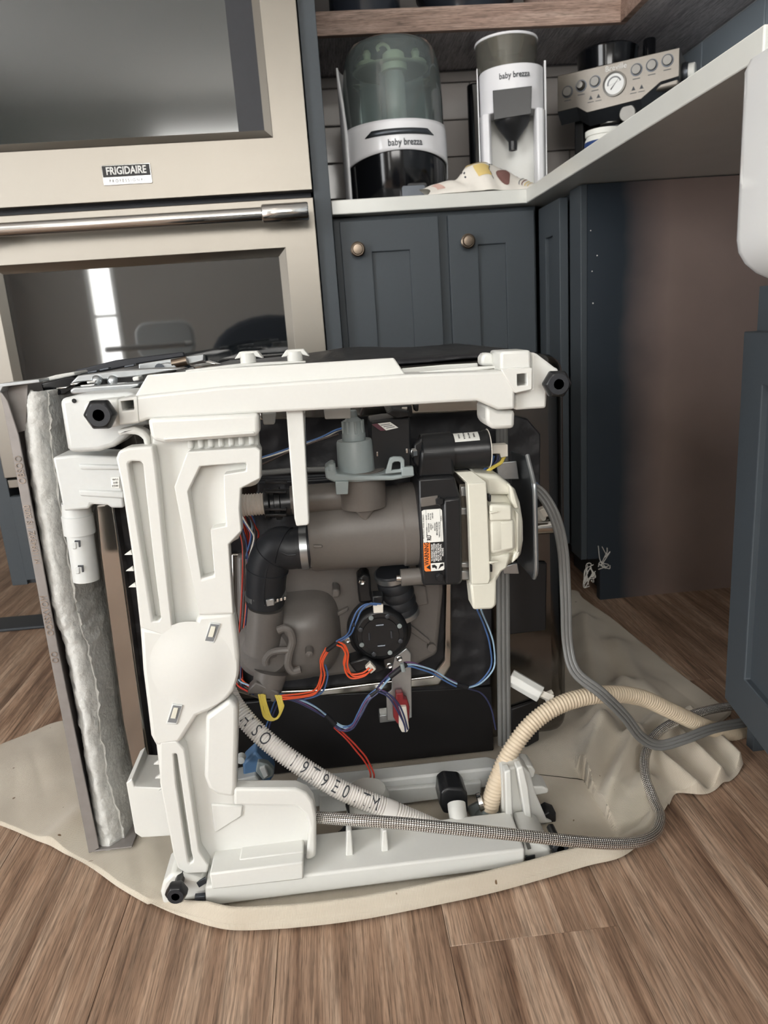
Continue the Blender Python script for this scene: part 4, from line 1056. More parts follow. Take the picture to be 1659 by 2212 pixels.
yq('shade_dark', [(160, 800), (250, 778), (395, 760), (400, 770), (300, 786), (178, 812)], 0.95, 0.012, 'gasket_strip', hg)
yq('galvanised', [(298, 786), (440, 764), (441, 780), (400, 790), (345, 802), (300, 806)], 0.93, 0.012, 'hinge_plate', hg)
yq('galvanised', [(330, 800), (345, 786), (360, 783), (378, 784), (382, 800), (350, 806)], 0.915, 0.012, 'spring_hook', hg, bevel=0.002)
MB().tube([P(372, 786, 0.92), P(404, 779, 0.92)], 0.0055, 14).build('spring', 'brass_knob', hg)
MB().tube([P(345, 796, 0.912), P(345, 796, 0.918)], 0.006, 14).build('pivot_ring', 'dark_metal', hg)
for (x, y) in ((209, 822), (243, 822)):
    MB().lathe(P(x, y, 0.862), (0, -1, 0.5), [(0.0062, 0), (0.0052, 0.003), (0.003, 0.0048), (0, 0.0055)], 18).build('rivet', 'galvanised', hg)
yq('chrome', [(405, 786), (450, 779), (478, 787), (420, 797)], 0.94, 0.01, 'latch_lever', hg, bevel=0.002)
for (x, y, w_) in ((188, 803, 22), (215, 797, 20), (268, 790, 22)):
    yq('dark_metal', [(x, y), (x + w_, y - 4), (x + w_, y + 1), (x, y + 5)], 0.90, 0.01, 'bolt_head', hg, bevel=0.0008)

# ---- white corner housing, bracket, duct behind the front panel
yq('milky_plastic', [(127, 862), (172, 853), (284, 846), (318, 872), (326, 920), (300, 918), (272, 946), (246, 966), (212, 976), (152, 979), (144, 970)], 0.765, 0.06, 'hinge_housing', bevel=0.006, seg=3)
yq('white_plastic', [(250, 930), (288, 922), (312, 930), (322, 945), (326, 968), (312, 968), (308, 950), (298, 940), (272, 938), (258, 944)], 0.742, 0.02, 'bracket_arm', bevel=0.003)
MB().lathe(P(160, 866, 0.764), (0, -1, 0), [(0.0024, 0), (0.0018, 0.001), (0, 0.001)], 10).build('screw_hole', 'black_plastic', dw)
duct = yq('milky_plastic', [(113, 988), (160, 983), (262, 987), (268, 1098), (240, 1098), (232, 1092), (196, 1090), (192, 1100), (137, 1105), (128, 1060)], 0.795, 0.05, 'vent_duct', bevel=0.006, seg=3)
yq('milky_plastic', [(168, 1003), (268, 1005), (268, 1016), (172, 1015)], 0.7925, 0.004, 'duct_rib', duct, bevel=0.002)
yq('milky_plastic', [(168, 1058), (268, 1062), (268, 1078), (172, 1072)], 0.7925, 0.004, 'duct_rib', duct, bevel=0.002)
MB().tube([P(164, 1085, 0.823), P(167, 1112, 0.823), P(167, 1113, 0.823), P(173, 1152, 0.823), P(173, 1153, 0.823), P(187, 1252, 0.823)], [0.0155, 0.0158, 0.0172, 0.0172, 0.0148, 0.0146], 28).build('duct_pipe', 'milky_plastic', duct)
for (x, y) in ((164, 1168), (171, 1222)):
    yq('dark_metal', [(x - 3, y), (x + 8, y), (x + 9, y + 14), (x + 6, y + 14), (x + 5, y + 3), (x - 3, y + 3)], 0.8065, 0.002, 'pipe_slot', duct, bevel=0)
    yq('milky_plastic', [(x - 10, y + 6), (x, y + 4), (x + 1, y + 18), (x - 8, y + 19)], 0.8070, 0.003, 'pipe_clip', duct, bevel=0.001)
st = yq('label_white', [(239, 1031), (258, 1030), (258, 1055), (241, 1054)], 0.7940, 0.001, 'sticker', duct, bevel=0.0003)
for k, s_ in enumerate(('W11', '318', 'P7W')):
    text('sticker_text', s_, 0.0032, P(249, 1036 + k * 7, 0.7936), 'print_black', st, extrude=0.0001)
tn = yq('white_plastic', [(272, 1692), (285, 1682), (290, 1700), (357, 1703), (362, 1700), (372, 1806), (305, 1810), (291, 1800)], 0.79, 0.07, 'corner_block', bevel=0.006, seg=3)

# ---- blow-moulded white front panel with raised ridges around sunk channels
fp_out = [(250, 990), (256, 974), (276, 966), (322, 962), (322, 930), (556, 920), (558, 962), (563, 972), (563, 1034), (556, 1048), (540, 1053), (517, 1056), (518, 1100), (522, 1148), (514, 1166), (494, 1177), (493, 1192), (498, 1290), (510, 1352), (516, 1420), (514, 1460), (505, 1494), (496, 1510), (513, 1528), (512, 1600), (510, 1704), (512, 1730), (640, 1735), (672, 1748), (683, 1780), (683, 1850), (672, 1858), (520, 1866), (450, 1886), (402, 1888), (384, 1876), (374, 1846), (345, 1692), (336, 1612), (325, 1590), (318, 1530), (308, 1450), (300, 1345), (285, 1200), (262, 1048)]
fpn = MB().yp(fp_out, 0.745, 0.022).build('front_panel', 'white_plastic', dw, bevel=0.005, seg=3, label='white blow-moulded panel with sunken channels')
YR, TR_ = 0.729, 0.018
ridges = [
 # left rib, split round its slot
 [(250, 990), (256, 974), (278, 967), (330, 963), (336, 1000), (344, 1075), (356, 1200), (372, 1345), (372, 1372), (352, 1374), (349, 1345), (333, 1200), (308, 998), (278, 998), (283, 1040), (326, 1338), (330, 1346), (350, 1347), (352, 1374), (302, 1356), (285, 1200), (262, 1048)],
 # right block around its stepped recess
 [(404, 976), (553, 966), (563, 972), (563, 1034), (556, 1048), (540, 1053), (517, 1056), (518, 1100), (522, 1148), (514, 1166), (494, 1177), (493, 1192), (498, 1290), (504, 1330), (430, 1330), (404, 1245), (376, 1052)],
 # dome body in the middle
 [(302, 1356), (372, 1366), (384, 1378), (410, 1374), (428, 1330), (504, 1324), (512, 1380), (516, 1420), (514, 1460), (505, 1494), (492, 1510), (455, 1536), (425, 1548), (398, 1590), (388, 1606), (345, 1612), (336, 1612), (325, 1590), (318, 1530), (308, 1450)],
 # lower right slab
 [(444, 1550), (496, 1512), (513, 1528), (512, 1600), (510, 1704), (505, 1724), (470, 1718), (450, 1704), (441, 1680)],
 # lower left rib with slot
 [(345, 1600), (366, 1596), (386, 1606), (398, 1618), (412, 1740), (430, 1840), (450, 1868), (450, 1886), (402, 1888), (384, 1876), (374, 1846), (345, 1692)],
 # foot box frame top and side
 [(505, 1704), (638, 1704), (662, 1714), (676, 1732), (683, 1765), (683, 1850), (672, 1858), (660, 1858), (668, 1790), (660, 1760), (640, 1742), (505, 1740)],
]
for i, px in enumerate(ridges):
    if i in (0, 1, 4): continue
    MB().yp(px, YR, TR_, 0.012).build('ridge', 'white_plastic', fpn, bevel=0.0045, seg=3)
# ridge 1 built from pieces around the stepped recess
def band(outer, inner, name):
    n = len(outer); b = MB()
    b.ring([P(x, y, YR) for x, y in outer], [P(x, y, YR) for x, y in inner], (0, TR_, 0))
    return b.build(name, 'white_plastic', fpn, bevel=0.0045, seg=3)
band([(404, 976), (553, 966), (563, 972), (563, 1034), (520, 1056), (518, 1100), (522, 1148), (494, 1177), (504, 1328), (430, 1330), (376, 1052)],
     [(432, 1008), (530, 1000), (532, 1004), (531, 1018), (482, 1025), (484, 1080), (488, 1137), (454, 1143), (463, 1243), (434, 1251), (406, 1062)], 'ridge')
band([(345, 1602), (380, 1600), (398, 1618), (430, 1840), (450, 1870), (448, 1886), (402, 1888), (384, 1876), (374, 1846), (345, 1692)],
     [(374, 1630), (378, 1629), (382, 1630), (413, 1840), (417, 1856), (416, 1862), (410, 1866), (407, 1862), (404, 1846), (380, 1692)], 'ridge')
band([(250, 990), (256, 974), (278, 967), (330, 963), (336, 1000), (344, 1075), (356, 1200), (374, 1366), (352, 1374), (302, 1356), (285, 1200), (262, 1048)],
     [(277, 1004), (279, 999), (285, 997), (303, 997), (308, 1003), (314, 1060), (330, 1200), (347, 1334), (344, 1342), (330, 1343), (308, 1200), (284, 1050)], 'ridge')
# bulge of the dome
def bulge(u, v):
    r = u; q = 2 * PI * v
    c = P(415, 1440, 0.7292); rx, rz = 0.047, 0.052
    return Vector((c.x + rx * r * math.cos(q), c.y - 0.0065 * (1 - r * r) ** 1.7, c.z + rz * r * math.sin(q)))
MB().grid(bulge, 10, 40).build('bulge', 'white_plastic', fpn)
# two clip slots
for (x, y, s_) in ((457, 1366, 1.0), (376, 1542, 1.0)):
    q = [(x - 14, y + 18), (x - 2, y - 18), (x + 16, y - 16), (x + 4, y + 20)]
    k = yq('shade_dark' if False else 'milky_plastic', [(x - 17, y + 22), (x - 4, y - 21), (x + 19, y - 18), (x + 6, y + 24)], 0.7272, 0.004, 'clip_frame', fpn, bevel=0.0008)
    yq('print_grey', q, 0.7268, 0.001, 'clip_slot', k, bevel=0)
    yq('cream_plastic', [(x - 8, y + 10), (x - 1, y - 13), (x + 9, y - 12), (x + 3, y + 11)], 0.7255, 0.0015, 'clip_tongue', k, bevel=0.0004)
# ribbed strip and overlapping cover near the top
cv = yq('white_plastic', [(318, 905), (558, 893), (560, 938), (552, 943), (352, 957), (330, 952), (324, 940)], 0.722, 0.024, 'panel_cover', fpn, bevel=0.004, seg=3)
yq('white_plastic', [(352, 946), (548, 932), (552, 938), (354, 952)], 0.7195, 0.004, 'cover_lip', cv, bevel=0.0015)
for k in range(7):
    x = 404 + k * 22; y = 950 - k * 1.5
    yq('white_plastic', [(x, y), (x + 13, y - 1), (x + 14, y + 20), (x + 1, y + 21)], 0.7405, 0.008, 'rib', fpn, bevel=0.002)
# recess step plates in the foot box and small teeth on the outer edge
yq('white_plastic', [(455, 1737), (525, 1741), (523, 1764), (466, 1800), (462, 1796)], 0.7425, 0.004, 'step_plate', fpn, bevel=0.002)
for (x, y) in ((282, 1195), (285, 1230), (291, 1265), (345, 1648), (348, 1678), (356, 1706)):
    yq('white_plastic', [(x - 14, y + 4), (x, y - 6), (x + 4, y + 4)], 0.752, 0.004, 'tooth', fpn, bevel=0.0004)

# ---- base frame: upper rail
rail = MB().yp([(287, 857), (480, 836), (700, 821), (880, 809), (1113, 800), (1113, 830), (1113, 884), (1076, 886), (1030, 866), (800, 880), (558, 893), (318, 907), (297, 915)], 0.728, 0.045).build('upper_rail', 'white_plastic', dw, bevel=0.003, seg=3)
yq('white_plastic', [(290, 858), (318, 810), (480, 796), (851, 773), (878, 812), (700, 824), (480, 838)], 0.742, 0.004, 'rail_tray', rail, bevel=0.0015, taper=0.0)
yq('white_plastic', [(400, 800), (520, 786), (625, 781), (660, 780), (661, 784), (520, 794), (402, 806)], 0.79, 0.02, 'rail_tray_rear', rail, bevel=0.001)
yq('white_plastic', [(868, 796), (960, 788), (1032, 784), (1033, 790), (1032, 808), (960, 812), (876, 818)], 0.785, 0.004, 'rail_back_wall', rail, bevel=0.001)
yq('white_plastic', [(905, 803), (1033, 792), (1078, 790), (1078, 795), (1000, 804), (910, 809)], 0.757, 0.004, 'rail_inner_rib', rail, bevel=0.001)
yq('white_plastic', [(1040, 790), (1040, 774), (1045, 763), (1064, 762), (1068, 774), (1071, 792)], 0.765, 0.022, 'rail_lug', rail, bevel=0.003)
# left end: foot block with square hole
def block_hole(out, inn, Y, t, name, parent, bevel=0.002):
    return MB().ring([P(x, y, Y) for x, y in out], [P(x, y, Y) for x, y in inn], (0, t, 0)).build(name, 'white_plastic', parent, bevel=bevel)
block_hole([(255, 862), (296, 856), (300, 914), (258, 918)], [(261, 867), (288, 864), (290, 885), (264, 888)], 0.727, 0.045, 'rail_end', rail)
yq('white_plastic', [(178, 876), (188, 868), (256, 861), (258, 918), (250, 922), (205, 926), (186, 916)], 0.735, 0.035, 'foot_socket', rail, bevel=0.003)
# right end: tall block with window and gusset to the foot
block_hole([(1081, 797), (1150, 794), (1150, 842), (1113, 850)], [(1117, 808), (1138, 806), (1139, 832), (1117, 834)], 0.7262, 0.05, 'rail_end', rail)
yq('white_plastic', [(1081, 759), (1147, 756), (1149, 798), (1081, 802)], 0.731, 0.05, 'end_tower', rail, bevel=0.003)
yq('white_plastic', [(1148, 760), (1160, 764), (1199, 794), (1206, 796), (1208, 806), (1184, 830), (1180, 882), (1143, 884), (1112, 886), (1112, 842), (1148, 838)], 0.738, 0.03, 'gusset', rail, bevel=0.003)
yq('white_plastic', [(1050, 874), (1076, 886), (1113, 886), (1112, 926), (1064, 928), (1050, 914)], 0.742, 0.05, 'rail_stub', rail, bevel=0.004)
for px in ([(565, 893), (596, 891), (593, 917), (569, 918)], [(699, 884), (757, 880), (758, 904), (702, 906)]):
    yq('milky_plastic', px, 0.80, 0.01, 'rail_tab', rail, bevel=0.0015)
# two mushroom clips standing above the tray
for x, y in ((537, 772), (638, 768)):
    c = P(x, y + 12, 0.80)
    k = MB().lathe(c, (0, 0, 1), [(0.0085, 0), (0.0085, 0.010), (0, 0.010)], 18).build('clip_stem', 'white_plastic', rail)
    q = [(x - 31, y + 4), (x - 20, y - 12), (x + 18, y - 14), (x + 31, y + 2), (x + 14, y - 2), (x + 10, y - 8), (x - 12, y - 6), (x - 14, y + 1)]
    yq('white_plastic', q, 0.795, 0.02, 'clip_cap', k, bevel=0.001)
# hanging arm in front of the pump
yq('white_plastic', [(618, 886), (655, 884), (668, 1131), (664, 1135), (640, 1137), (636, 1120)], 0.741, 0.03, 'support_arm', bevel=0.002)
yq('chrome', [(655, 892), (659, 892), (664, 1060), (667, 1110), (664, 1110)], 0.748, 0.02, 'arm_edge', bevel=0.0005)

# ---- base frame: lower rail
def seg_prism(name, front, back, parent, m='white_plastic', bevel=0.003):
    b = MB(); A = [b.v(p) for p in front]; B = [b.v(p) for p in back]
    b.face(A); b.face(B[::-1])
    for k in range(len(A)):
        j = (k + 1) % len(A); b.face([A[k], B[k], B[j], A[j]])
    return b.build(name, m, parent, bevel=bevel, seg=3)
def fr(pts, Y): return [Vector((max(p.x, -9), p.y, max(p.z, ZB))) for p in (P(x, y, Y) for x, y in pts)]
lf = fr([(443, 1916), (520, 1908), (1134, 1834), (1134, 1872), (520, 1950), (443, 1962)], 0.7125)
lrail = seg_prism('lower_rail', lf, [p + Vector((0, 0.065, 0.004)) for p in lf], dw)
yq('white_plastic', [(452, 1888), (655, 1862), (656, 1900), (458, 1922)], 0.7085, 0.045, 'rail_pad', lrail, bevel=0.002)
yq('white_plastic', [(516, 1858), (655, 1840), (655, 1864), (518, 1876)], 0.724, 0.025, 'rail_pad', lrail, bevel=0.002)
for x in (755, 832):
    yq('white_plastic', [(x - 6, 1796), (x + 4, 1794), (x + 8, 1842), (x + 12, 1900), (x - 14, 1902), (x - 8, 1848)], 0.735, 0.022, 'rail_horn', lrail, bevel=0.0015)
yq('white_plastic', [(352, 1906), (372, 1886), (440, 1902), (452, 1930), (446, 1958), (400, 1962), (352, 1958), (346, 1930)], 0.724, 0.05, 'foot_socket', lrail, bevel=0.004)
yq('dark_metal', [(420, 1938), (442, 1936), (443, 1952), (422, 1954)], 0.7115, 0.006, 'rail_slot', lrail, bevel=0.0005)
yq('dark_metal', [(424, 1908), (444, 1896), (446, 1908), (430, 1918)], 0.7225, 0.003, 'rail_slot', lrail, bevel=0.0005)
# right-hand end bracket of the lower rail
yq('white_plastic', [(1134, 1822), (1160, 1818), (1186, 1828), (1200, 1850), (1186, 1868), (1134, 1874)], 0.724, 0.06, 'rail_end', lrail, bevel=0.004)
yq('galvanised', [(1130, 1806), (1138, 1804), (1148, 1834), (1140, 1836)], 0.722, 0.004, 'spring_strip', lrail, bevel=0.0004)
yq('dark_metal', [(1136, 1850), (1156, 1847), (1157, 1862), (1137, 1866)], 0.7228, 0.003, 'rail_slot', lrail, bevel=0.0005)
br = yq('white_plastic', [(1084, 1662), (1128, 1654), (1146, 1672), (1158, 1716), (1182, 1772), (1196, 1796), (1180, 1822), (1134, 1826), (1100, 1800), (1086, 1770)], 0.785, 0.03, 'end_bracket', lrail, bevel=0.004)
yq('white_plastic', [(1090, 1668), (1104, 1664), (1110, 1780), (1094, 1782)], 0.772, 0.016, 'bracket_rib', br, bevel=0.002)
yq('white_plastic', [(1116, 1660), (1130, 1656), (1142, 1700), (1150, 1770), (1136, 1776)], 0.772, 0.016, 'bracket_rib', br, bevel=0.002)
yq('white_plastic', [(1128, 1654), (1150, 1656), (1157, 1666), (1154, 1680), (1130, 1686)], 0.80, 0.03, 'bracket_lug', br, bevel=0.002)
yq('white_plastic', [(1134, 1700), (1172, 1700), (1186, 1706), (1184, 1714), (1140, 1722)], 0.80, 0.03, 'bracket_lug', br, bevel=0.002)
# far lower rail of the frame
yq('milky_plastic', [(640, 1706), (820, 1686), (1060, 1660), (1088, 1668), (1088, 1700), (820, 1722), (640, 1752)], 0.86, 0.03, 'rear_rail', lrail, bevel=0.003)
yq('milky_plastic', [(690, 1718), (1040, 1690), (1040, 1716), (690, 1760)], 0.852, 0.008, 'rear_rail_web', lrail, bevel=0.002)

# ---- four levelling feet
def foot(x, y, Y, r, name='foot'):
    c = P(x, y, Y)
    f = MB().lathe(c, (0, 1, 0), [(0.005, 0.006), (0.0055, 0.0), (r * 0.80, 0.0), (r, 0.004), (r, 0.010), (r * 0.9, 0.013), (r * 0.45, 0.014), (r * 0.45, 0.040), (0, 0.040)], 6, phase=math.radians(33))
    o = f.build(name, 'black_plastic', dw, bevel=0.0012)
    MB().lathe(c + Vector((0, -0.0006, 0)), (0, 1, 0), [(r * 0.36, 0), (r * 0.70, 0), (r * 0.70, 0.0008), (r * 0.36, 0.0008), (r * 0.36, 0)], 24).build('foot_pad', 'black_rubber', o)
    MB().lathe(c + Vector((0, -0.0004, 0)), (0, 1, 0), [(0, 0), (r * 0.34, 0), (r * 0.34, 0.002), (0, 0.002)], 20).build('foot_hole', 'print_black', o)
foot(213, 897, 0.708, 0.0155); foot(1207, 830, 0.712, 0.0145); foot(379, 1937, 0.697, 0.0128); foot(1211, 1834, 0.716, 0.0122)
foot_b = MB().lathe(P(1186, 1770, 0.79), (0, 1, 0), [(0, 0), (0.010, 0), (0.012, 0.004), (0.012, 0.02), (0, 0.02)], 6).build('lock_nut', 'black_plastic', dw, bevel=0.001)

# ---- circulation pump: volute, pipes and motor (axis along x)
AX = 0.862
def pxs(r_px, Y): return r_px * Y / FPX
pc = P(790, 1140, AX)
xl, xr = P(668, 1140, AX).x, P(906, 1140, AX).x
pump = MB().lathe((xl, AX, pc.z), (1, 0, 0), [(0, 0), (0.046, 0), (0.0475, 0.003), (0.0485, 0.06), (0.0495, xr - xl - 0.024), (0.0515, xr - xl - 0.022), (0.0515, xr - xl), (0, xr - xl)], 56).build('pump_housing', 'pump_grey', dw, label='dark grey cylindrical pump housing')
MB().lathe((xl - 0.018, AX, pc.z - 0.018), (1, 0, 0), [(0, 0), (0.026, 0), (0.026, 0.020), (0, 0.020)], 36).build('pump_inlet', 'black_rubber', pump)
MB().lathe((xl - 0.013, AX, pc.z - 0.018), (1, 0, 0), [(0.0262, 0), (0.0272, 0), (0.0272, 0.009), (0.0262, 0.009)], 36).build('inlet_clamp', 'galvanised', pump)
yq('pump_grey', [(676, 1178), (696, 1178), (696, 1184), (676, 1184)], 0.812, 0.01, 'pump_rib', pump, bevel=0.001)
yq('pump_grey', [(671, 1212), (680, 1212), (680, 1226), (671, 1226)], 0.83, 0.02, 'pump_rib', pump, bevel=0.001)
MB().tube([P(866, 1248, 0.83), P(866, 1248, 0.83) + Vector((0.03, 0, 0))], 0.0105, 18).build('mount_boss', 'pump_grey', pump)
MB().tube([P(856, 1249, 0.83), P(866, 1249, 0.83)], 0.0042, 12).build('boss_bolt', 'chrome', pump)
# outlet pipe towards the left with union nut
op = P(700, 1075, 0.838)
MB().tube([(P(628, 1075, 0.838).x, 0.838, op.z), (P(770, 1075, 0.838).x, 0.838, op.z)], pxs(32, 0.838), 36).build('outlet_pipe', 'pump_grey', pump)
un = MB().lathe((P(570, 1078, 0.838).x, 0.838, op.z - 0.002), (1, 0, 0), [(0.015, 0), (0.0185, 0.001), (0.0185, 0.006), (0.0165, 0.008), (0.0165, 0.012), (0.0195, 0.013), (0.0195, 0.019), (0.0165, 0.020), (0.0165, 0.032), (0, 0.032)], 30).build('union_nut', 'black_plastic', pump)
for (y0, y1) in ((1040, 1046), (1061, 1066), (1098, 1104), (1110, 1116)):
    yq('black_plastic', [(572, y0), (619, y0), (619, y1), (572, y1)], 0.8165, 0.012, 'nut_rib', un, bevel=0.0008)
def corrug(path, r, pitch, depth, name, m, parent, n=20, **kw):
    pts = resample(spline(path, 16), pitch / 4)
    rs = [r - depth * (0.5 - 0.5 * math.cos(2 * PI * k / 4)) if True else r for k in range(len(pts))]
    return MB().tube(pts, rs, n, **kw).build(name, m, parent, angle=80)
sh_z = op.z
corrug([(P(512, 1080, 0.838).x - 0.01, 0.84, sh_z - 0.001), (P(540, 1080, 0.838).x, 0.838, sh_z - 0.001), (P(571, 1080, 0.838).x, 0.838, sh_z - 0.001)], 0.0135, 0.0034, 0.0016, 'corrugated_sleeve', 'sleeve_hose', pump)
# diverter: dark cup, grey flange with lug, ribbed cap
dv = P(785, 1075, 0.825)
cup = MB().lathe((dv.x, 0.828, P(785, 1106, 0.80).z), (0, 0, 1), [(0, 0), (0.0265, 0), (0.027, 0.004), (0.027, 0.044), (0, 0.044)], 36).build('diverter_cup', 'pump_grey', pump)
MB().prism([P(762, 1100, 0.818), P(812, 1098, 0.818), P(790, 1132, 0.818)], (0, 0.02, 0)).build('cup_gusset', 'pump_grey', cup, bevel=0.003)
zf = P(785, 1034, 0.80).z
fl_px = [(700, 1012), (716, 1003), (735, 1006), (860, 1020), (880, 1022), (896, 1026), (894, 1036), (850, 1042), (836, 1050), (800, 1044), (752, 1042), (722, 1046), (704, 1034)]
fln = MB().lathe((dv.x, 0.828, zf - 0.002), (0, 0, 1), [(0, 0), (0.034, 0), (0.036, 0.003), (0.034, 0.006), (0, 0.006)], 36).build('diverter_flange', 'mid_grey_plastic', dw)
yq('mid_grey_plastic', [(701, 1012), (716, 1002), (724, 1004), (727, 1024), (760, 1028), (845, 1028), (895, 1022), (894, 1030), (848, 1038), (760, 1040), (722, 1042), (704, 1034)], 0.792, 0.03, 'flange_plate', fln, bevel=0.002)
yq('mid_grey_plastic', [(724, 1040), (753, 1040), (752, 1068), (726, 1069)], 0.789, 0.006, 'flange_tab', fln, bevel=0.001)
MB().ring([P(x, y, 0.792) for x, y in ((832, 1024), (842, 990), (850, 987), (868, 987), (874, 993), (875, 1020))], [P(x, y, 0.792) for x, y in ((846, 1016), (848, 1002), (852, 998), (862, 997), (866, 1000), (866, 1014))], (0, 0.006, 0)).build('lifting_lug', 'mid_grey_plastic', fln, bevel=0.0012)
yq('mid_grey_plastic', [(868, 1010), (893, 1008), (895, 1028), (868, 1030)], 0.790, 0.008, 'flange_tab', fln, bevel=0.001)
MB().tube([P(716, 1016, 0.795), P(716, 1002, 0.795)], 0.0045, 14).build('screw_post', 'mid_grey_plastic', fln)
zc = P(768, 1026, 0.80).z; xc = P(768, 990, 0.825).x
capb = MB().lathe((xc, 0.825, zc), (0, 0, 1), [(0, 0), (0.0215, 0), (0.0205, 0.034), (0.0195, 0.036), (0, 0.036)], 36).build('cap_body', 'mid_grey_plastic', fln)
MB().lathe((xc, 0.825, zc + 0.036), (0, 0, 1), [(0, 0), (0.0135, 0), (0.0135, 0.007), (0.0120, 0.010), (0.0105, 0.022), (0.0060, 0.026), (0.0055, 0.033), (0.0045, 0.034), (0, 0.034)], 28).build('cap_tip', 'mid_grey_plastic', capb)
for k in range(8):
    q = 2 * PI * k / 8 + 0.2
    MB().box((xc + 0.0118 * math.cos(q) - 0.0014, 0.825 + 0.0118 * math.sin(q) - 0.0014, zc + 0.044), (xc + 0.0118 * math.cos(q) + 0.0014, 0.825 + 0.0118 * math.sin(q) + 0.0014, zc + 0.058)).build('cap_rib', 'mid_grey_plastic', capb, bevel=0.0004)
# black control box behind the cap
bxp = yq('black_plastic', [(800, 910), (832, 905), (886, 902), (889, 1018), (884, 1024), (803, 1024)], 0.825, 0.055, 'control_box', dw, bevel=0.003)
seg_prism('box_shoulder', [P(858, 905, 0.824), P(886, 900, 0.824), P(884, 888, 0.824), P(846, 884, 0.824), P(834, 893, 0.824)], [P(858, 905, 0.824) + Vector((0, 0.04, 0.004)), P(886, 900, 0.824) + Vector((0, 0.04, 0.004)), P(884, 888, 0.824) + Vector((0, 0.04, 0.004)), P(846, 884, 0.824) + Vector((0, 0.04, 0.004)), P(834, 893, 0.824) + Vector((0, 0.04, 0.004))], bxp, 'black_plastic', 0.002)
lb = yq('label_white', [(816, 915), (843, 912), (861, 924), (834, 930)], 0.8236, 0.0012, 'sticker', bxp, bevel=0.0002)
yq('print_maroon', [(803, 917), (816, 915), (834, 930), (822, 931)], 0.8236, 0.0012, 'sticker', bxp, bevel=0.0002)
for k in range(3): yq('print_grey', [(822 + k * 6, 918 + k * 3), (842 + k * 5, 915 + k * 3), (843 + k * 5, 916.5 + k * 3), (823 + k * 6, 919.5 + k * 3)], 0.8233, 0.0003, 'sticker_line', lb, bevel=0)
for x, y in ((815, 981), (879, 974)): yq('chrome', [(x - 2, y - 5), (x + 2, y - 5), (x + 2, y + 5), (x - 2, y + 5)], 0.8244, 0.001, 'rivet', bxp, bevel=0.0003)
pg = yq('black_plastic', [(866, 878), (890, 876), (892, 902), (868, 904)], 0.835, 0.03, 'plug', bxp, bevel=0.0015)
yq('wire_white', [(868, 880), (880, 879), (880, 884), (868, 885)], 0.8342, 0.002, 'plug_pin', pg, bevel=0.0003)
yq('black_plastic', [(895, 875), (905, 874), (904, 888), (897, 889)], 0.84, 0.02, 'plug', bxp, bevel=0.001)

# motor: black bracket with label, stator stack, cream cover, capacitor
mb_ = yq('black_plastic', [(903, 1034), (982, 1029), (996, 1076), (998, 1098), (999, 1256), (994, 1264), (914, 1266), (911, 1240), (904, 1105)], 0.808, 0.085, 'motor_bracket', dw, bevel=0.003)
yq('black_plastic', [(957, 1078), (996, 1074), (998, 1098), (999, 1256), (990, 1264), (962, 1264)], 0.8025, 0.008, 'bracket_face', mb_, bevel=0.004)
yq('pump_grey', [(908, 1076), (946, 1070), (948, 1090), (910, 1096)], 0.8070, 0.003, 'bracket_slot', mb_, bevel=0.001)
for y in (1082, 1246): MB().lathe(P(949, y, 0.806), (0, -1, 0), [(0.005, 0), (0.005, 0.004), (0.004, 0.005), (0, 0.005)], 6).build('bolt', 'black_plastic', mb_)
yl = 0.8066
lab = yq('label_white', [(911, 1105), (915, 1102), (951, 1099), (955, 1102), (958, 1170), (915, 1173)], yl, 0.0016, 'rating_label', mb_, bevel=0.0003)
wl = yq('label_orange', [(914.5, 1173.2), (929, 1172.2), (931, 1234), (920, 1235), (917, 1232)], yl, 0.0016, 'warning_label', mb_, bevel=0.0003, label='orange warning label')
yq('print_black', [(929, 1172.2), (958, 1170.2), (959.5, 1215), (930.4, 1217)], yl, 0.0016, 'warning_text_field', wl, bevel=0)
yq('label_white', [(930.4, 1217), (959.5, 1215), (960, 1229), (957, 1232), (931, 1234)], yl, 0.0016, 'warning_icons', wl, bevel=0.0003)
yv = (P(915, 1110, yl) - P(917, 1200, yl)).normalized(); xv = Vector((-yv.z, 0, yv.x)) if False else Vector((yv.z, 0, -yv.x))
def vtext(s_, px, py, size, m, parent, sx=1.0, bold=0.0):   # reads upwards
    return text('label_text', s_, size, P(px, py, yl - 0.0003), m, parent, xdir=yv, ydir=-xv, sx=sx, extrude=0.0001, bold=bold)
vtext('WARNING', 922, 1196, 0.0075, 'print_black', wl, 0.78, 0.0001)
for k, s_ in enumerate(('TO PREVENT INJURY', 'DISCONNECT POWER', 'BEFORE REPLACING', 'MOTOR. USE MOTOR', 'ONLY IN ORIGINAL', 'MACHINE')):
    vtext(s_, 933.5 + k * 4.6, 1194 - k * 0.3, 0.0029, 'print_white', wl, 0.78, 0.00005)
yq('print_black', [(921, 1226), (929, 1220), (930, 1231)], yl - 0.0004, 0.0004, 'hazard_triangle', wl, bevel=0)
for px in ([(933, 1221), (939, 1220), (944, 1224), (943, 1230), (939, 1226), (934, 1227)], [(947, 1230), (951, 1219), (957, 1217), (958, 1222), (953, 1224)]):
    yq('print_black', px, yl - 0.0004, 0.0004, 'hazard_icon', wl, bevel=0)
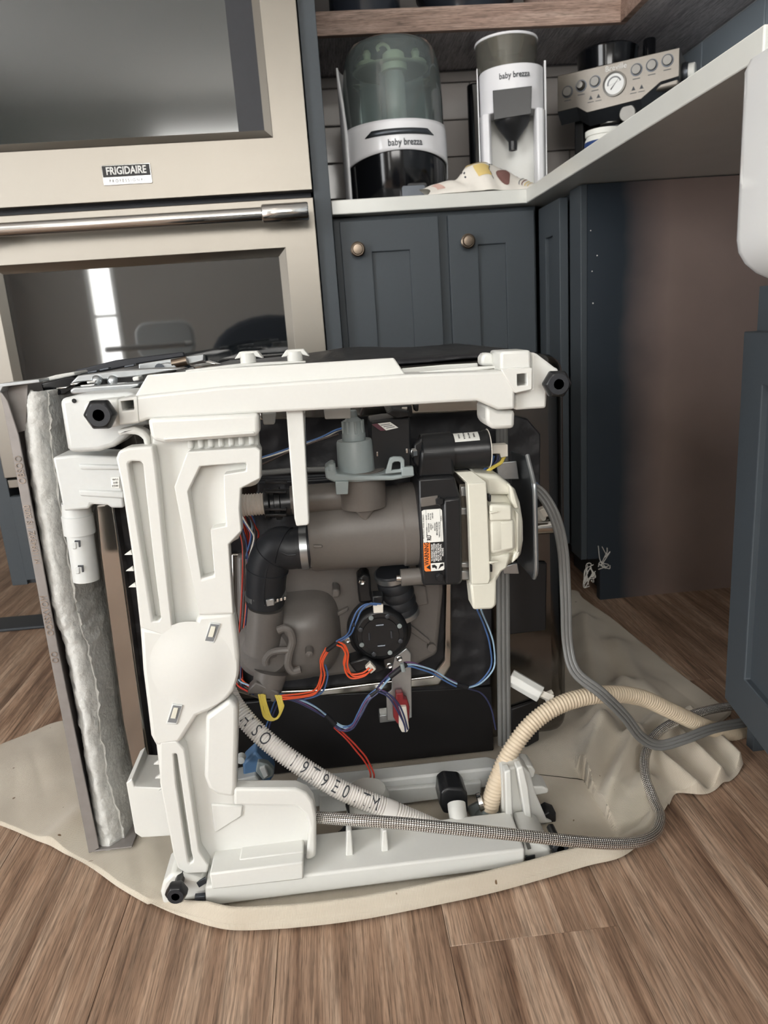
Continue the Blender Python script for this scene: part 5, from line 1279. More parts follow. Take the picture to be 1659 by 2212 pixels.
for k, (s_, px, py, sz, bo) in enumerate((('PN W11032717  MODEL W10902373', 914.8, 1138, 0.0023, 0), ('MADE IN CHINA', 922, 1150, 0.0021, 0), ('MOTOR/PUMP', 926.5, 1140, 0.0021, 0), ('ASSEMBLY', 931, 1138, 0.0021, 0), ('NOT', 935, 1138, 0.0021, 0), ('SERVICEABLE', 939.5, 1138, 0.0021, 0), ('0.13 HP', 921, 1118, 0.0021, 0), ('120 VOLTS', 925.5, 1116, 0.0021, 0), ('60 Hz 1.2A', 930, 1116, 0.0021, 0), ('3400 RPM', 934.5, 1114, 0.0021, 0), ('MFG DATE 2021294', 944, 1142, 0.0023, 0.00005), ('THERMALLY PROTECTED', 949, 1144, 0.0021, 0), ('CLASS B', 953, 1120, 0.0021, 0))):
    vtext(s_, px, py, sz, 'print_black', lab, 0.8, bo)
vtext('RU', 927.5, 1162, 0.0068, 'print_black', lab, 0.7, 0.0002)
for (a, b_) in (((919.5, 1102), (923, 1172)), ((950, 1100), (953, 1170))):
    yq('print_grey', [a, (a[0] + 0.5, a[1]), (b_[0] + 0.5, b_[1]), b_], yl - 0.0002, 0.0002, 'label_line', lab, bevel=0)
# stator
sxa, sxb = P(994, 1150, 0.835).x, P(1020, 1150, 0.835).x
stt = yq('stator_metal', [(992, 1046), (1016, 1044), (1022, 1254), (998, 1254)], 0.822, 0.07, 'stator', dw, bevel=0.001)
for (y0, y1) in ((1052, 1072), (1098, 1112), (1216, 1226), (1234, 1252)):
    yq('galvanised', [(995, y0), (1016, y0), (1017, y1), (996, y1)], 0.8195, 0.004, 'stator_plate', stt, bevel=0.0006)
# cream motor cover: octagonal drum that narrows to the right, plus strap and foot
mc_z = P(1060, 1137, 0.845).z
xa = P(1040, 1137, 0.845).x
cover = MB().lathe((xa, 0.858, mc_z), (1, 0, 0), [(0, 0), (0.060, 0), (0.060, 0.012), (0.056, 0.026), (0.050, 0.038), (0.046, 0.044), (0, 0.044)], 12, phase=PI / 12).build('motor_cover', 'cream_plastic', dw, bevel=0.004, seg=3, label='cream plastic motor cover')
yq('cream_plastic', [(1010, 1045), (1051, 1042), (1055, 1120), (1060, 1250), (1056, 1262), (1019, 1263), (1014, 1130)], 0.798, 0.016, 'cover_strap', cover, bevel=0.0015)
seg_prism('strap_top', [P(986, 1020, 0.815), P(1020, 1018, 0.815), P(1051, 1042, 0.799), P(1011, 1045, 0.799)], [P(986, 1020, 0.815) + Vector((0, 0.03, -0.004)), P(1020, 1018, 0.815) + Vector((0, 0.03, -0.004)), P(1051, 1042, 0.799) + Vector((0, 0.03, -0.004)), P(1011, 1045, 0.799) + Vector((0, 0.03, -0.004))], cover, 'cream_plastic', 0.0008)
yq('cream_plastic', [(1020, 1022), (1074, 1026), (1104, 1047), (1110, 1070), (1052, 1070), (1048, 1042)], 0.812, 0.06, 'cover_top', cover, bevel=0.005, seg=3)
yq('cream_plastic', [(1058, 1090), (1106, 1092), (1108, 1126), (1058, 1127)], 0.7985, 0.03, 'cover_block', cover, bevel=0.003)
yq('cream_plastic', [(1058, 1127), (1112, 1122), (1114, 1188), (1060, 1200)], 0.8005, 0.03, 'cover_block', cover, bevel=0.004)
yq('cream_plastic', [(1100, 1046), (1110, 1056), (1122, 1098), (1112, 1100), (1104, 1080)], 0.803, 0.05, 'cover_rim', cover, bevel=0.002)
yq('cream_plastic', [(1114, 1104), (1122, 1110), (1121, 1192), (1116, 1196)], 0.806, 0.05, 'cover_rim', cover, bevel=0.002)
yq('cream_plastic', [(1112, 1192), (1124, 1192), (1120, 1206), (1106, 1218)], 0.806, 0.05, 'cover_rim', cover, bevel=0.002)
yq('cream_plastic', [(1058, 1200), (1104, 1196), (1096, 1228), (1084, 1236), (1070, 1262), (1058, 1264)], 0.805, 0.05, 'cover_lower', cover, bevel=0.003)
yq('cream_plastic', [(1016, 1262), (1058, 1258), (1073, 1238), (1073, 1308), (1064, 1317), (1022, 1318), (1019, 1290)], 0.803, 0.03, 'cover_foot', cover, bevel=0.003)
for (x, y) in ((1058, 1076), (1061, 1228)): yq('black_plastic', [(x - 3, y - 7), (x + 3, y - 7), (x + 3, y + 8), (x - 3, y + 8)], 0.8005, 0.01, 'cover_screw', cover, bevel=0.001)
for y in (1106, 1214): yq('cream_plastic', [(1058, y), (1078, y - 1), (1058, y + 5)], 0.796, 0.006, 'cover_fin', cover, bevel=0.0006)
# capacitor and clamp band
cz = P(980, 976, 0.838).z; cxl, cxr = P(910, 976, 0.838).x, P(1050, 976, 0.838).x
cap_ = MB().lathe((cxl + 0.006, 0.842, cz), (1, 0, 0), [(0, 0), (0.0215, 0), (0.0215, cxr - cxl - 0.010), (0.0225, cxr - cxl - 0.008), (0.0225, cxr - cxl - 0.004), (0.021, cxr - cxl - 0.002), (0, cxr - cxl - 0.002)], 40).build('capacitor', 'black_plastic', dw)
MB().lathe((cxl + 0.006 + cxr - cxl - 0.0035, 0.842, cz), (1, 0, 0), [(0.0228, 0), (0.0235, 0.0006), (0.0228, 0.0012), (0, 0.0012)], 40).build('capacitor_rim', 'wire_white', cap_)
MB().lathe((cxl, 0.842, cz), (1, 0, 0), [(0.0225, 0), (0.0235, 0.001), (0.0235, P(976, 976, 0.838).x - cxl), (0.0225, P(976, 976, 0.838).x - cxl)], 40).build('capacitor_clamp', 'black_plastic', cap_)
yq('black_plastic', [(908, 972), (979, 970), (984, 1030), (904, 1034)], 0.8188, 0.02, 'clamp_foot', cap_, bevel=0.004)
yq('black_plastic', [(905, 952), (914, 940), (916, 1006), (905, 1012), (893, 1000), (893, 960)], 0.826, 0.012, 'clamp_ear', cap_, bevel=0.003)
MB().lathe(P(898, 978, 0.824), (-1, -0.3, 0), [(0.0055, 0), (0.0055, 0.005), (0.003, 0.006), (0, 0.006)], 6).build('clamp_bolt', 'chrome', cap_)
cl = MB()
def lab_arc(u, v):
    q = math.radians(38 + 42 * v); return Vector((P(980 + 53 * u, 976, 0.838).x, 0.842 - 0.0218 * math.cos(q), cz + 0.0218 * math.sin(q)))
clb = cl.grid(lab_arc, 4, 8).build('capacitor_label', 'label_white', cap_)
for k, s_ in enumerate(('97F7711', 'W11395618', '30 uF 250V', '50/60Hz')):
    pt = lab_arc(0.2 + 0.2 * k, 0.5)
    q = math.radians(59)
    text('label_text', s_, 0.0028, pt + Vector((0, -math.cos(q), math.sin(q))) * 0.0004, 'print_black', clb, xdir=(0, math.sin(q), math.cos(q)), ydir=(-1, 0, 0), extrude=0.0001, sx=0.8)
cn = yq('wire_white', [(1059, 962), (1097, 960), (1098, 986), (1082, 989), (1080, 980), (1059, 981)], 0.838, 0.014, 'capacitor_plug', dw, bevel=0.001)
# bracket plate on the right of the motor
bz = [(1114, 996), (1122, 994), (1146, 1038), (1151, 1060), (1151, 1228), (1142, 1257), (1118, 1254)]
plate_x = P(1150, 1130, 0.835).x
b = MB(); ptsz = [P(1150, y, 0.82).z for y in (994, 1040, 1060, 1230, 1256)]
poly = [(0.92, ptsz[0] - 0.006), (0.852, ptsz[0]), (0.828, ptsz[1]), (0.822, ptsz[2]), (0.822, ptsz[3]), (0.83, ptsz[4]), (0.92, ptsz[4])]
b.prism([(plate_x - 0.003 - 0.012 * 0, y, z) for y, z in poly], (0.002, 0, 0))
bp_ = b.build('motor_plate', 'dark_metal', dw, bevel=0.0006)
MB().tube(spline([(plate_x, 0.852, ptsz[0]), (plate_x, 0.828, ptsz[1]), (plate_x, 0.822, ptsz[2]), (plate_x, 0.8215, (ptsz[2] + ptsz[3]) / 2), (plate_x, 0.822, ptsz[3]), (plate_x, 0.832, ptsz[4])], 5), 0.0028, 10).build('plate_edge', 'galvanised', bp_)
yq('galvanised', [(1072, 1000), (1116, 996), (1122, 1036), (1076, 1036)], 0.875, 0.004, 'plate_arm', bp_, bevel=0.001)
yq('galvanised', [(1086, 1224), (1118, 1216), (1122, 1240), (1088, 1240)], 0.875, 0.004, 'plate_arm', bp_, bevel=0.001)
# grey flat cable clipped vertically
for k, dx in enumerate((-9, 0, 9)):
    MB().tube(spline([P(1084 + dx * 0.8, 920, 0.93), P(1086 + dx * 0.9, 1100, 0.93), P(1087 + dx, 1300, 0.925), P(1088 + dx, 1450, 0.92), P(1090 + dx, 1610, 0.91)], 6), 0.0036, 10).build('cable_core', 'grey_cord', dw)
# grey tube and dark cable behind the arm
MB().tube(spline([P(560, 1022, 0.92), P(640, 1016, 0.92), P(720, 1014, 0.92), P(740, 1020, 0.92)], 6), 0.0036, 10).build('thin_tube', 'grey_cord', dw)
for k in range(3): MB().tube(spline([P(560, 1032 + k * 5, 0.93), P(640, 1030 + k * 5, 0.93), P(730, 1026 + k * 5, 0.93)], 5), 0.0022, 8).build('cable_core', 'black_rubber', dw)
# ---- sump with elbow hose
ringm = MB().ring([P(x, y, 0.948) for x, y in ((498, 1196), (740, 1196), (955, 1196), (977, 1260), (975, 1440), (950, 1482), (700, 1505), (560, 1512), (505, 1495), (500, 1350))],
                  [P(x, y, 0.948) for x, y in ((512, 1206), (740, 1206), (944, 1206), (962, 1265), (960, 1425), (935, 1460), (700, 1488), (560, 1494), (525, 1480), (514, 1350))], (0, 0.012, 0)).build('tub_collar', 'steel_mirror', tub, bevel=0.003, seg=3)
sump = yq('sump_grey', [(510, 1200), (955, 1205), (958, 1280), (945, 1415), (900, 1438), (700, 1464), (600, 1468), (530, 1436), (512, 1330)], 0.935, 0.02, 'sump', dw, bevel=0.006, seg=3, label='dark grey plastic sump')
def sump_bulge(u, v):
    q = 2 * PI * v; r = u
    c = P(640, 1370, 0.935); rx, rz = 0.062, 0.063
    sgn = lambda w_: (abs(w_) ** 0.62) * (1 if w_ > 0 else -1)
    x = c.x + rx * r * sgn(math.cos(q)); z = c.z + rz * r * sgn(math.sin(q)) + 0.006 * math.cos(q) * r
    return Vector((x, 0.938 - 0.055 * (1 - r ** 3.2) ** 0.6, z))
MB().grid(sump_bulge, 14, 48).build('sump_bowl', 'sump_grey', sump, angle=60)
MB().lathe(P(574, 1400, 0.895), (0.0, -1, 0.15), [(0.040, 0), (0.038, 0.010), (0.030, 0.018), (0.012, 0.021), (0, 0.0215)], 40).build('filter_dome', 'sump_grey', sump)
MB().tube([P(574, 1312, 0.885), P(571, 1360, 0.886), P(566, 1400, 0.89)], [0.0225, 0.0235, 0.026], 28).build('sump_inlet', 'sump_grey', sump)
MB().tube([P(585, 1450, 0.875), P(575, 1500, 0.868)], [0.022, 0.018], 24).build('sump_neck', 'sump_grey', sump)
hook = [(600, 1362), (615, 1357), (627, 1364), (632, 1385), (625, 1410), (622, 1435), (632, 1450), (650, 1446)]
MB().tube(spline([P(x, y, 0.866) for x, y in hook], 6), 0.0052, 10).build('cable_hook', 'sump_grey', sump)
MB().tube(spline([P(x, y, 0.866) for x, y in ((575, 1436), (574, 1424), (585, 1410), (605, 1405), (625, 1404))], 6), 0.0048, 10).build('cable_hook', 'sump_grey', sump)
yq('sump_grey', [(536, 1490), (552, 1474), (602, 1496), (604, 1504), (592, 1518), (584, 1516), (584, 1508), (556, 1500), (534, 1500)], 0.852, 0.02, 'wire_clip', sump, bevel=0.002)
MB().lathe(P(668, 1402, 0.882), (0, -1, -0.2), [(0.0055, 0), (0.005, 0.012), (0.002, 0.013), (0, 0.016)], 14).build('sump_peg', 'sump_grey', sump)
MB().lathe(P(931, 1395, 0.935), (0, -1, 0), [(0.006, 0), (0.006, 0.008), (0, 0.009)], 18).build('sump_peg', 'sump_grey', sump)
yq('sump_grey', [(884, 1348), (930, 1385), (926, 1392), (884, 1364)], 0.928, 0.008, 'sump_rib', sump, bevel=0.001)
yq('sump_grey', [(890, 1262), (920, 1268), (926, 1306), (892, 1312)], 0.928, 0.008, 'sump_rib', sump, bevel=0.002)
yq('sump_grey', [(722, 1326), (752, 1312), (752, 1320), (722, 1336)], 0.928, 0.008, 'sump_rib', sump, bevel=0.001)
yq('sump_grey', [(718, 1272), (732, 1274), (736, 1282), (732, 1292), (718, 1293)], 0.905, 0.03, 'sump_lug', sump, bevel=0.003)
# elbow
epath = spline([Vector((xl - 0.010, AX, pc.z - 0.018)), Vector((xl - 0.026, AX, pc.z - 0.0185)), P(604, 1182, 0.866), P(582, 1210, 0.872), P(575, 1250, 0.876), P(573, 1300, 0.882)], 8)
elbow = MB().tube(epath, [0.0245 + 0.0012 * math.sin(k / len(epath) * PI) for k in range(len(epath))], 32).build('elbow_hose', 'black_rubber', dw, label='ribbed black rubber elbow hose')
for k in (12, 20, 28):
    T = (epath[k + 1] - epath[k - 1]).normalized()
    MB().lathe(epath[k] - T * 0.0012, T, [(0.025, 0), (0.0268, 0.0008), (0.0268, 0.0018), (0.025, 0.0026)], 32).build('elbow_rib', 'black_rubber', elbow)
side = [p + Vector((0, -0.0252, 0)) for p in epath[4:-2]]
MB().tube(side, 0.0013, 8).build('elbow_rib', 'black_rubber', elbow)
c0 = P(575, 1292, 0.881); c0.z = P(575, 1289, 0.857).z; c1 = c0 + Vector((0, 0.0015, -0.012))
cd = (c1 - c0).normalized()
hcl = MB().lathe(c0, cd, [(0.0252, 0), (0.0262, 0.0005), (0.0262, 0.008), (0.0252, 0.0085)], 36).build('hose_clamp', 'galvanised', elbow)
yq('galvanised', [(574, 1296), (592, 1293), (593, 1308), (576, 1311)], 0.852, 0.006, 'clamp_screw', hcl, bevel=0.001)
for k in range(3): yq('chrome', [(597 + k * 8, 1294 - k * 2), (602 + k * 8, 1293 - k * 2), (602 + k * 8, 1300 - k * 2), (597 + k * 8, 1301 - k * 2)], 0.8565, 0.003, 'clamp_notch', hcl, bevel=0.0004)
# bellows below the pump and its clamps
bl0, bl1 = P(846, 1232, 0.892), P(868, 1325, 0.905)
nb = 15
bw = MB().tube([bl0.lerp(bl1, k / nb) for k in range(nb + 1)], [0.021 + (0.002 if k % 3 else 0) for k in range(nb + 1)], 30).build('bellows', 'black_rubber', dw)
bd_ = (bl1 - bl0).normalized()
MB().lathe(bl0 + bd_ * 0.002, bd_, [(0.0235, 0), (0.0242, 0.0004), (0.0242, 0.007), (0.0235, 0.0075)], 32).build('bellows_clamp', 'galvanised', bw)
MB().lathe(bl1 - bd_ * 0.006, bd_, [(0.0235, 0), (0.0242, 0.0004), (0.0242, 0.007), (0.0235, 0.0075)], 32).build('bellows_clamp', 'galvanised', bw)
# round diverter motor
rc = P(822, 1372, 0.872)
rm = MB().lathe(rc + Vector((0, 0.03, 0)), (0, -1, 0), [(0.042, 0), (0.043, 0.004), (0.042, 0.016), (0.0375, 0.018), (0.0365, 0.026), (0.033, 0.030), (0.0305, 0.031), (0.030, 0.0295), (0.0245, 0.0295), (0.024, 0.031), (0, 0.031)], 48).build('drain_motor', 'black_plastic', dw, label='round black drain motor with vent slots')
for k in range(8):
    q = 2 * PI * k / 8 + PI / 8; rr = 0.0275
    c = rc + Vector((rr * math.cos(q), 0.0, rr * math.sin(q)))
    MB().lathe(c + Vector((0, -0.0005, 0)), (0, -1, 0), [(0.0032, 0), (0.0032, 0.0012), (0.002, 0.0016), (0, 0.0016)], 10).build('vent_slot', 'dark_metal' if k % 2 else 'mid_grey_plastic', rm)
for k in range(4):
    q = PI / 2 * k; c = rc + Vector((0.0145 * math.cos(q), -0.001, 0.0145 * math.sin(q)))
    d_ = Vector((-math.sin(q), 0, math.cos(q)))
    MB().tube([c - d_ * 0.005, c + d_ * 0.005], 0.0016, 8).build('vent_slot', 'dark_metal', rm)
yq('black_plastic', [(771, 1250), (785, 1238), (800, 1244), (802, 1282), (808, 1300), (776, 1304)], 0.885, 0.03, 'motor_ear', rm, bevel=0.003)
yq('black_plastic', [(752, 1432), (790, 1420), (836, 1446), (812, 1458), (790, 1448), (770, 1456)], 0.868, 0.03, 'motor_ear', rm, bevel=0.003)
yq('black_plastic', [(804, 1288), (828, 1286), (829, 1322), (806, 1324)], 0.852, 0.02, 'motor_terminal', rm, bevel=0.002)
yq('wire_white', [(806, 1306), (828, 1306), (828, 1324), (807, 1325)], 0.848, 0.008, 'terminal_plug', rm, bevel=0.0008)
yq('wire_white', [(789, 1443), (800, 1432), (813, 1446), (801, 1456)], 0.850, 0.008, 'terminal_plug', rm, bevel=0.0008)
for x, y in ((782, 1257), (751, 1382), (862, 1422), (841, 1437)):
    MB().lathe(P(x, y, 0.868 if y > 1300 else 0.884), (0, -1, 0), [(0.0042, 0), (0.0042, 0.002), (0.003, 0.003), (0.0015, 0.002), (0, 0.002)], 14).build('screw', 'chrome', rm)
# steel bracket with float switch plug
sb = yq('galvanised', [(852, 1420), (878, 1400), (888, 1412), (890, 1550), (872, 1556), (836, 1556), (834, 1500), (846, 1490), (848, 1440)], 0.885, 0.003, 'steel_bracket', dw, bevel=0.0008)
yq('galvanised', [(820, 1546), (870, 1540), (870, 1556), (820, 1562)], 0.90, 0.02, 'bracket_foot', sb, bevel=0.0008)
mp_ = yq('maroon_plastic', [(855, 1498), (871, 1497), (872, 1510), (880, 1512), (885, 1528), (884, 1558), (874, 1566), (858, 1564), (850, 1550), (850, 1524), (856, 1514)], 0.872, 0.012, 'plug_housing', sb, bevel=0.0015)
yq('wire_white', [(862, 1528), (878, 1527), (884, 1574), (880, 1582), (868, 1582), (862, 1570)], 0.866, 0.010, 'plug_insert', mp_, bevel=0.001)
# right-hand plugs
pl1 = yq('wire_white', [(1164, 1103), (1196, 1090), (1200, 1112), (1168, 1120)], 0.93, 0.014, 'cream_plug', dw, bevel=0.001)
MB().tube([P(1152, 1118, 0.94), P(1172, 1112, 0.93)], 0.0085, 16).build('plug_collar', 'wire_white', pl1)
pl2 = MB().tube([P(1102, 1462, 0.93), P(1168, 1500, 0.91)], 0.0125, 8).build('square_plug', 'white_plastic', dw, bevel=0.001)
MB().tube([P(1166, 1498, 0.908), P(1194, 1510, 0.90)], 0.0062, 4).build('plug_insert', 'wire_white', pl2)
yq('wire_white', [(1176, 1504), (1196, 1496), (1197, 1522), (1184, 1526)], 0.902, 0.01, 'plug_tab', pl2, bevel=0.0008)
# mirror-steel tube standing in for the drain cup's reflection in the tub
MB().tube([P(1152, 1140, 0.952), P(1204, 1136, 0.952)], 0.010, 20).build('reflection_bead', 'steel_mirror', tub)
# inlet valve (blue) low on the left
vl = yq('blue_plastic', [(524, 1650), (552, 1624), (566, 1640), (585, 1656), (592, 1676), (576, 1700), (540, 1702), (526, 1690)], 0.87, 0.03, 'inlet_valve', dw, bevel=0.003)
yq('mid_grey_plastic', [(556, 1646), (578, 1652), (592, 1666), (590, 1678), (568, 1686), (552, 1668)], 0.862, 0.012, 'valve_coil', vl, bevel=0.002)
yq('milky_plastic', [(560, 1660), (572, 1656), (580, 1676), (570, 1682)], 0.858, 0.006, 'valve_terminal', vl, bevel=0.001)
MB().lathe(P(522, 1634, 0.865), (0, -1, 0), [(0.006, 0), (0.005, 0.01), (0, 0.011)], 14).build('valve_cap', 'milky_plastic', vl)
yq('milky_plastic', [(508, 1686), (552, 1676), (566, 1696), (566, 1704), (508, 1706)], 0.86, 0.03, 'valve_tray', vl, bevel=0.002)
# lower centre: translucent float cup, black hose, drain check valve
fc = MB().lathe(Vector((P(800, 1800, 0.80).x, 0.805, 0.016)), (0, 0, 1), [(0, 0), (0.026, 0), (0.028, 0.006), (0.028, 0.05), (0.024, 0.058), (0, 0.058)], 30).build('float_cup', 'translucent_cup', dw)
corrug([P(684, 1818, 0.80), P(715, 1816, 0.80), P(742, 1806, 0.80), P(760, 1784, 0.80)], 0.0085, 0.004, 0.0014, 'ribbed_black_hose', 'black_rubber', dw, 14)
yq('black_plastic', [(746, 1742), (758, 1730), (786, 1736), (770, 1744), (764, 1770), (754, 1764)], 0.79, 0.01, 'hose_bracket', dw, bevel=0.001)
dvv = yq('black_plastic', [(952, 1712), (966, 1702), (1000, 1704), (1010, 1716), (1012, 1756), (1004, 1764), (958, 1758), (950, 1740)], 0.80, 0.04, 'check_valve', dw, bevel=0.005, seg=3)
MB().tube(spline([P(986, 1736, 0.792), P(988, 1752, 0.785), P(992, 1775, 0.783), P(1000, 1800, 0.785)], 5), 0.0115, 20).build('valve_spout', 'white_plastic', dvv)
MB().tube(spline([P(1058, 1745, 0.80), P(1052, 1765, 0.802), P(1040, 1762, 0.82), P(1026, 1735, 0.83)], 6), 0.0125, 20).build('grey_elbow', 'mid_grey_plastic', dvv)
MB().lathe(P(1032, 1735, 0.805), (1, 0, 0.2), [(0.012, 0), (0.013, 0.001), (0.013, 0.006), (0.012, 0.007)], 24).build('spring_clamp', 'chrome', dvv)
# printed white drain hose
hp = [P(490, 1490, 0.85), P(508, 1525, 0.835), P(560, 1585, 0.815), P(640, 1648, 0.795), P(740, 1708, 0.785), P(850, 1752, 0.778), P(930, 1786, 0.775), P(972, 1802, 0.776), P(996, 1806, 0.780)]
hpts = resample(spline(hp, 20), 0.0034 / 6)
hr = [0.0121 - (0, 0, 0.0002, 0.0011, 0.0026, 0.0011)[k % 6] for k in range(len(hpts))]
for k in range(int(len(hpts) * 0.695), int(len(hpts) * 0.735)): hr[k] = 0.0122
ph = MB().tube(hpts, hr, 22).build('printed_hose', 'white_hose', dw, angle=80, label='white corrugated hose printed with large black characters')
def hose_char(ch, f, size=0.0225):
    k = int(f * (len(hpts) - 1)); p = hpts[k]; T = (hpts[min(k + 3, len(hpts) - 1)] - hpts[max(k - 3, 0)]).normalized()
    n_ = (Vector((0, 0, CAM_H)) - p); n_ = (n_ - T * n_.dot(T)).normalized()
    upv = n_.cross(T)
    o = text('hose_text', ch, size, p + n_ * 0.0124, 'thread_grey', ph, xdir=T, ydir=upv, extrude=0.0001, bold=-0.0001, sx=0.72)
    for v in o.data.vertices:
        d = v.co.dot(upv); v.co -= n_ * (0.0124 - math.sqrt(max(1e-9, 0.0124 ** 2 - d * d)))
for ch, f in (('H', 0.135), ('S', 0.185), ('O', 0.225), ('1', 0.345), ('9', 0.385), ('T', 0.425), ('9', 0.465), ('E', 0.508), ('0', 0.548), ('1', 0.588), ('T', 0.622), ('M', 0.655)):
    hose_char(ch, f)

# ---- wiring
def wire(pts, cols, r=0.00115, spread=0.0024, name='wire', seed=0):
    rnd = random.Random(seed)
    base = spline([P(*p) for p in pts], 7)
    for i, c in enumerate(cols):
        q = 2 * PI * i / max(1, len(cols)); o = Vector((math.cos(q), math.sin(q) * 0.6, math.sin(q))) * (spread if len(cols) > 1 else 0)
        ph_ = rnd.uniform(0, 6)
        path = [p + o + Vector((math.sin(k * 0.35 + ph_), 0, math.cos(k * 0.3 + ph_))) * spread * 0.25 for k, p in enumerate(base)]
        MB().tube(path, r, 7).build(name, c, dw)
def tape(a, b_, r=0.0036): MB().tube([P(*a), P(*b_)], r, 12).build('tape_wrap', 'tape_black', dw)
wire([(600, 1508, 0.85), (650, 1503, 0.848), (684, 1492, 0.848), (696, 1462, 0.85), (694, 1430, 0.85), (708, 1402, 0.852)], ['wire_orange'] * 3, seed=1)
wire([(600, 1512, 0.852), (655, 1510, 0.85), (692, 1495, 0.852), (703, 1465, 0.853), (698, 1436, 0.855)], ['wire_blue', 'wire_navy'], seed=2)
tape((706, 1405, 0.852), (730, 1387, 0.852), 0.003)
wire([(728, 1388, 0.85), (742, 1394, 0.85), (748, 1412, 0.85), (746, 1438, 0.85), (760, 1460, 0.85), (785, 1458, 0.848), (801, 1446, 0.845)], ['wire_orange'] * 3, seed=3)
wire([(730, 1386, 0.85), (755, 1368, 0.845), (765, 1345, 0.84), (775, 1320, 0.842), (795, 1304, 0.843), (818, 1306, 0.846)], ['wire_blue', 'wire_blue'], seed=4)
tape((763, 1352, 0.842), (765, 1344, 0.842), 0.0028)
wire([(600, 1503, 0.855), (640, 1512, 0.852), (680, 1530, 0.85), (706, 1548, 0.85)], ['wire_light_blue', 'wire_blue', 'wire_purple', 'wire_navy'], seed=5)
tape((703, 1545, 0.85), (724, 1565, 0.85))
wire([(720, 1562, 0.85), (740, 1574, 0.848), (762, 1568, 0.846), (776, 1545, 0.846), (795, 1510, 0.85), (815, 1492, 0.852)], ['wire_light_blue', 'wire_light_blue', 'wire_blue', 'wire_purple', 'wire_navy'], seed=6)
tape((800, 1503, 0.852), (818, 1490, 0.854)); 
wire([(815, 1492, 0.854), (832, 1470, 0.855), (850, 1455, 0.856), (872, 1440, 0.856)], ['wire_blue', 'wire_purple', 'wire_navy', 'wire_light_blue'], seed=7)
tape((842, 1462, 0.856), (878, 1434, 0.856))
wire([(874, 1436, 0.856), (895, 1436, 0.858), (930, 1448, 0.862), (960, 1466, 0.868), (988, 1478, 0.874)], ['wire_light_blue', 'wire_purple', 'wire_blue'], seed=8)
tape((986, 1477, 0.874), (1010, 1484, 0.88), 0.003)
wire([(1008, 1485, 0.88), (1036, 1476, 0.885), (1058, 1452, 0.89), (1066, 1425, 0.89), (1062, 1390, 0.885), (1048, 1350, 0.875), (1036, 1316, 0.845)], ['wire_light_blue', 'wire_blue'], seed=9)
wire([(1010, 1486, 0.885), (1040, 1498, 0.90), (1060, 1530, 0.91), (1072, 1575, 0.915)], ['wire_navy'], seed=10)
wire([(818, 1490, 0.852), (840, 1502, 0.85), (858, 1525, 0.855), (872, 1555, 0.858), (877, 1576, 0.86)], ['wire_navy', 'wire_purple', 'wire_navy'], seed=11)
wire([(726, 1570, 0.85), (745, 1590, 0.85), (770, 1618, 0.85), (790, 1640, 0.85), (803, 1670, 0.85), (802, 1692, 0.85)], ['wire_red', 'wire_red'], seed=12)
for k in range(5):
    o = k * 3.2
    wire([(560 + o, 1500, 0.845), (563 + o, 1525, 0.842), (572 + o, 1548, 0.84), (590 + o * 0.8, 1556 - o * 0.4, 0.84), (604 + o * 0.5, 1542 - o, 0.842), (602 + o * 0.7, 1518, 0.846), (594 + o, 1502, 0.85)], ['wire_yellow'], r=0.0013, seed=20 + k)
wire([(602, 1508, 0.86), (592, 1530, 0.865), (578, 1570, 0.87), (570, 1600, 0.87)], ['wire_navy', 'wire_blue'], seed=13)
wire([(512, 1090, 0.88), (530, 1110, 0.88), (545, 1140, 0.885), (548, 1160, 0.89), (540, 1200, 0.90)], ['wire_red', 'wire_blue', 'wire_light_blue', 'wire_red', 'wire_blue', 'wire_white', 'wire_brown'], spread=0.005, seed=14)
wire([(505, 1100, 0.89), (518, 1130, 0.89), (530, 1165, 0.895), (530, 1230, 0.90), (528, 1330, 0.905), (520, 1400, 0.905), (516, 1470, 0.90), (545, 1492, 0.875)], ['wire_red', 'wire_orange', 'wire_light_blue', 'wire_red', 'wire_brown', 'wire_navy'], spread=0.0042, seed=15)
wire([(560, 990, 0.915), (620, 972, 0.915), (690, 948, 0.915), (730, 928, 0.91), (765, 920, 0.905)], ['wire_white', 'wire_blue'], r=0.0014, seed=16)
wire([(562, 1004, 0.915), (640, 970, 0.915), (730, 938, 0.912)], ['wire_brown'], r=0.0014, seed=17)
wire([(788, 870, 0.85), (782, 885, 0.85), (780, 900, 0.85)], ['wire_brown'], r=0.0012, seed=18)
wire([(1090, 986, 0.845), (1082, 1000, 0.84), (1060, 1012, 0.838), (1050, 1022, 0.838), (1048, 1034, 0.838)], ['wire_yellow'], r=0.0022, seed=19)
wire([(1072, 984, 0.848), (1066, 1000, 0.845), (1048, 1016, 0.842), (1042, 1032, 0.842)], ['wire_navy', 'wire_blue'], r=0.0016, seed=21)
wire([(1150, 1040, 0.92), (1170, 1060, 0.92), (1188, 1078, 0.925), (1196, 1094, 0.93)], ['wire_blue', 'wire_navy'], seed=22)
MB().tube([P(868, 1433, 0.852), P(872, 1450, 0.852)], 0.0028, 8).build('cable_tie', 'mid_grey_plastic', dw)

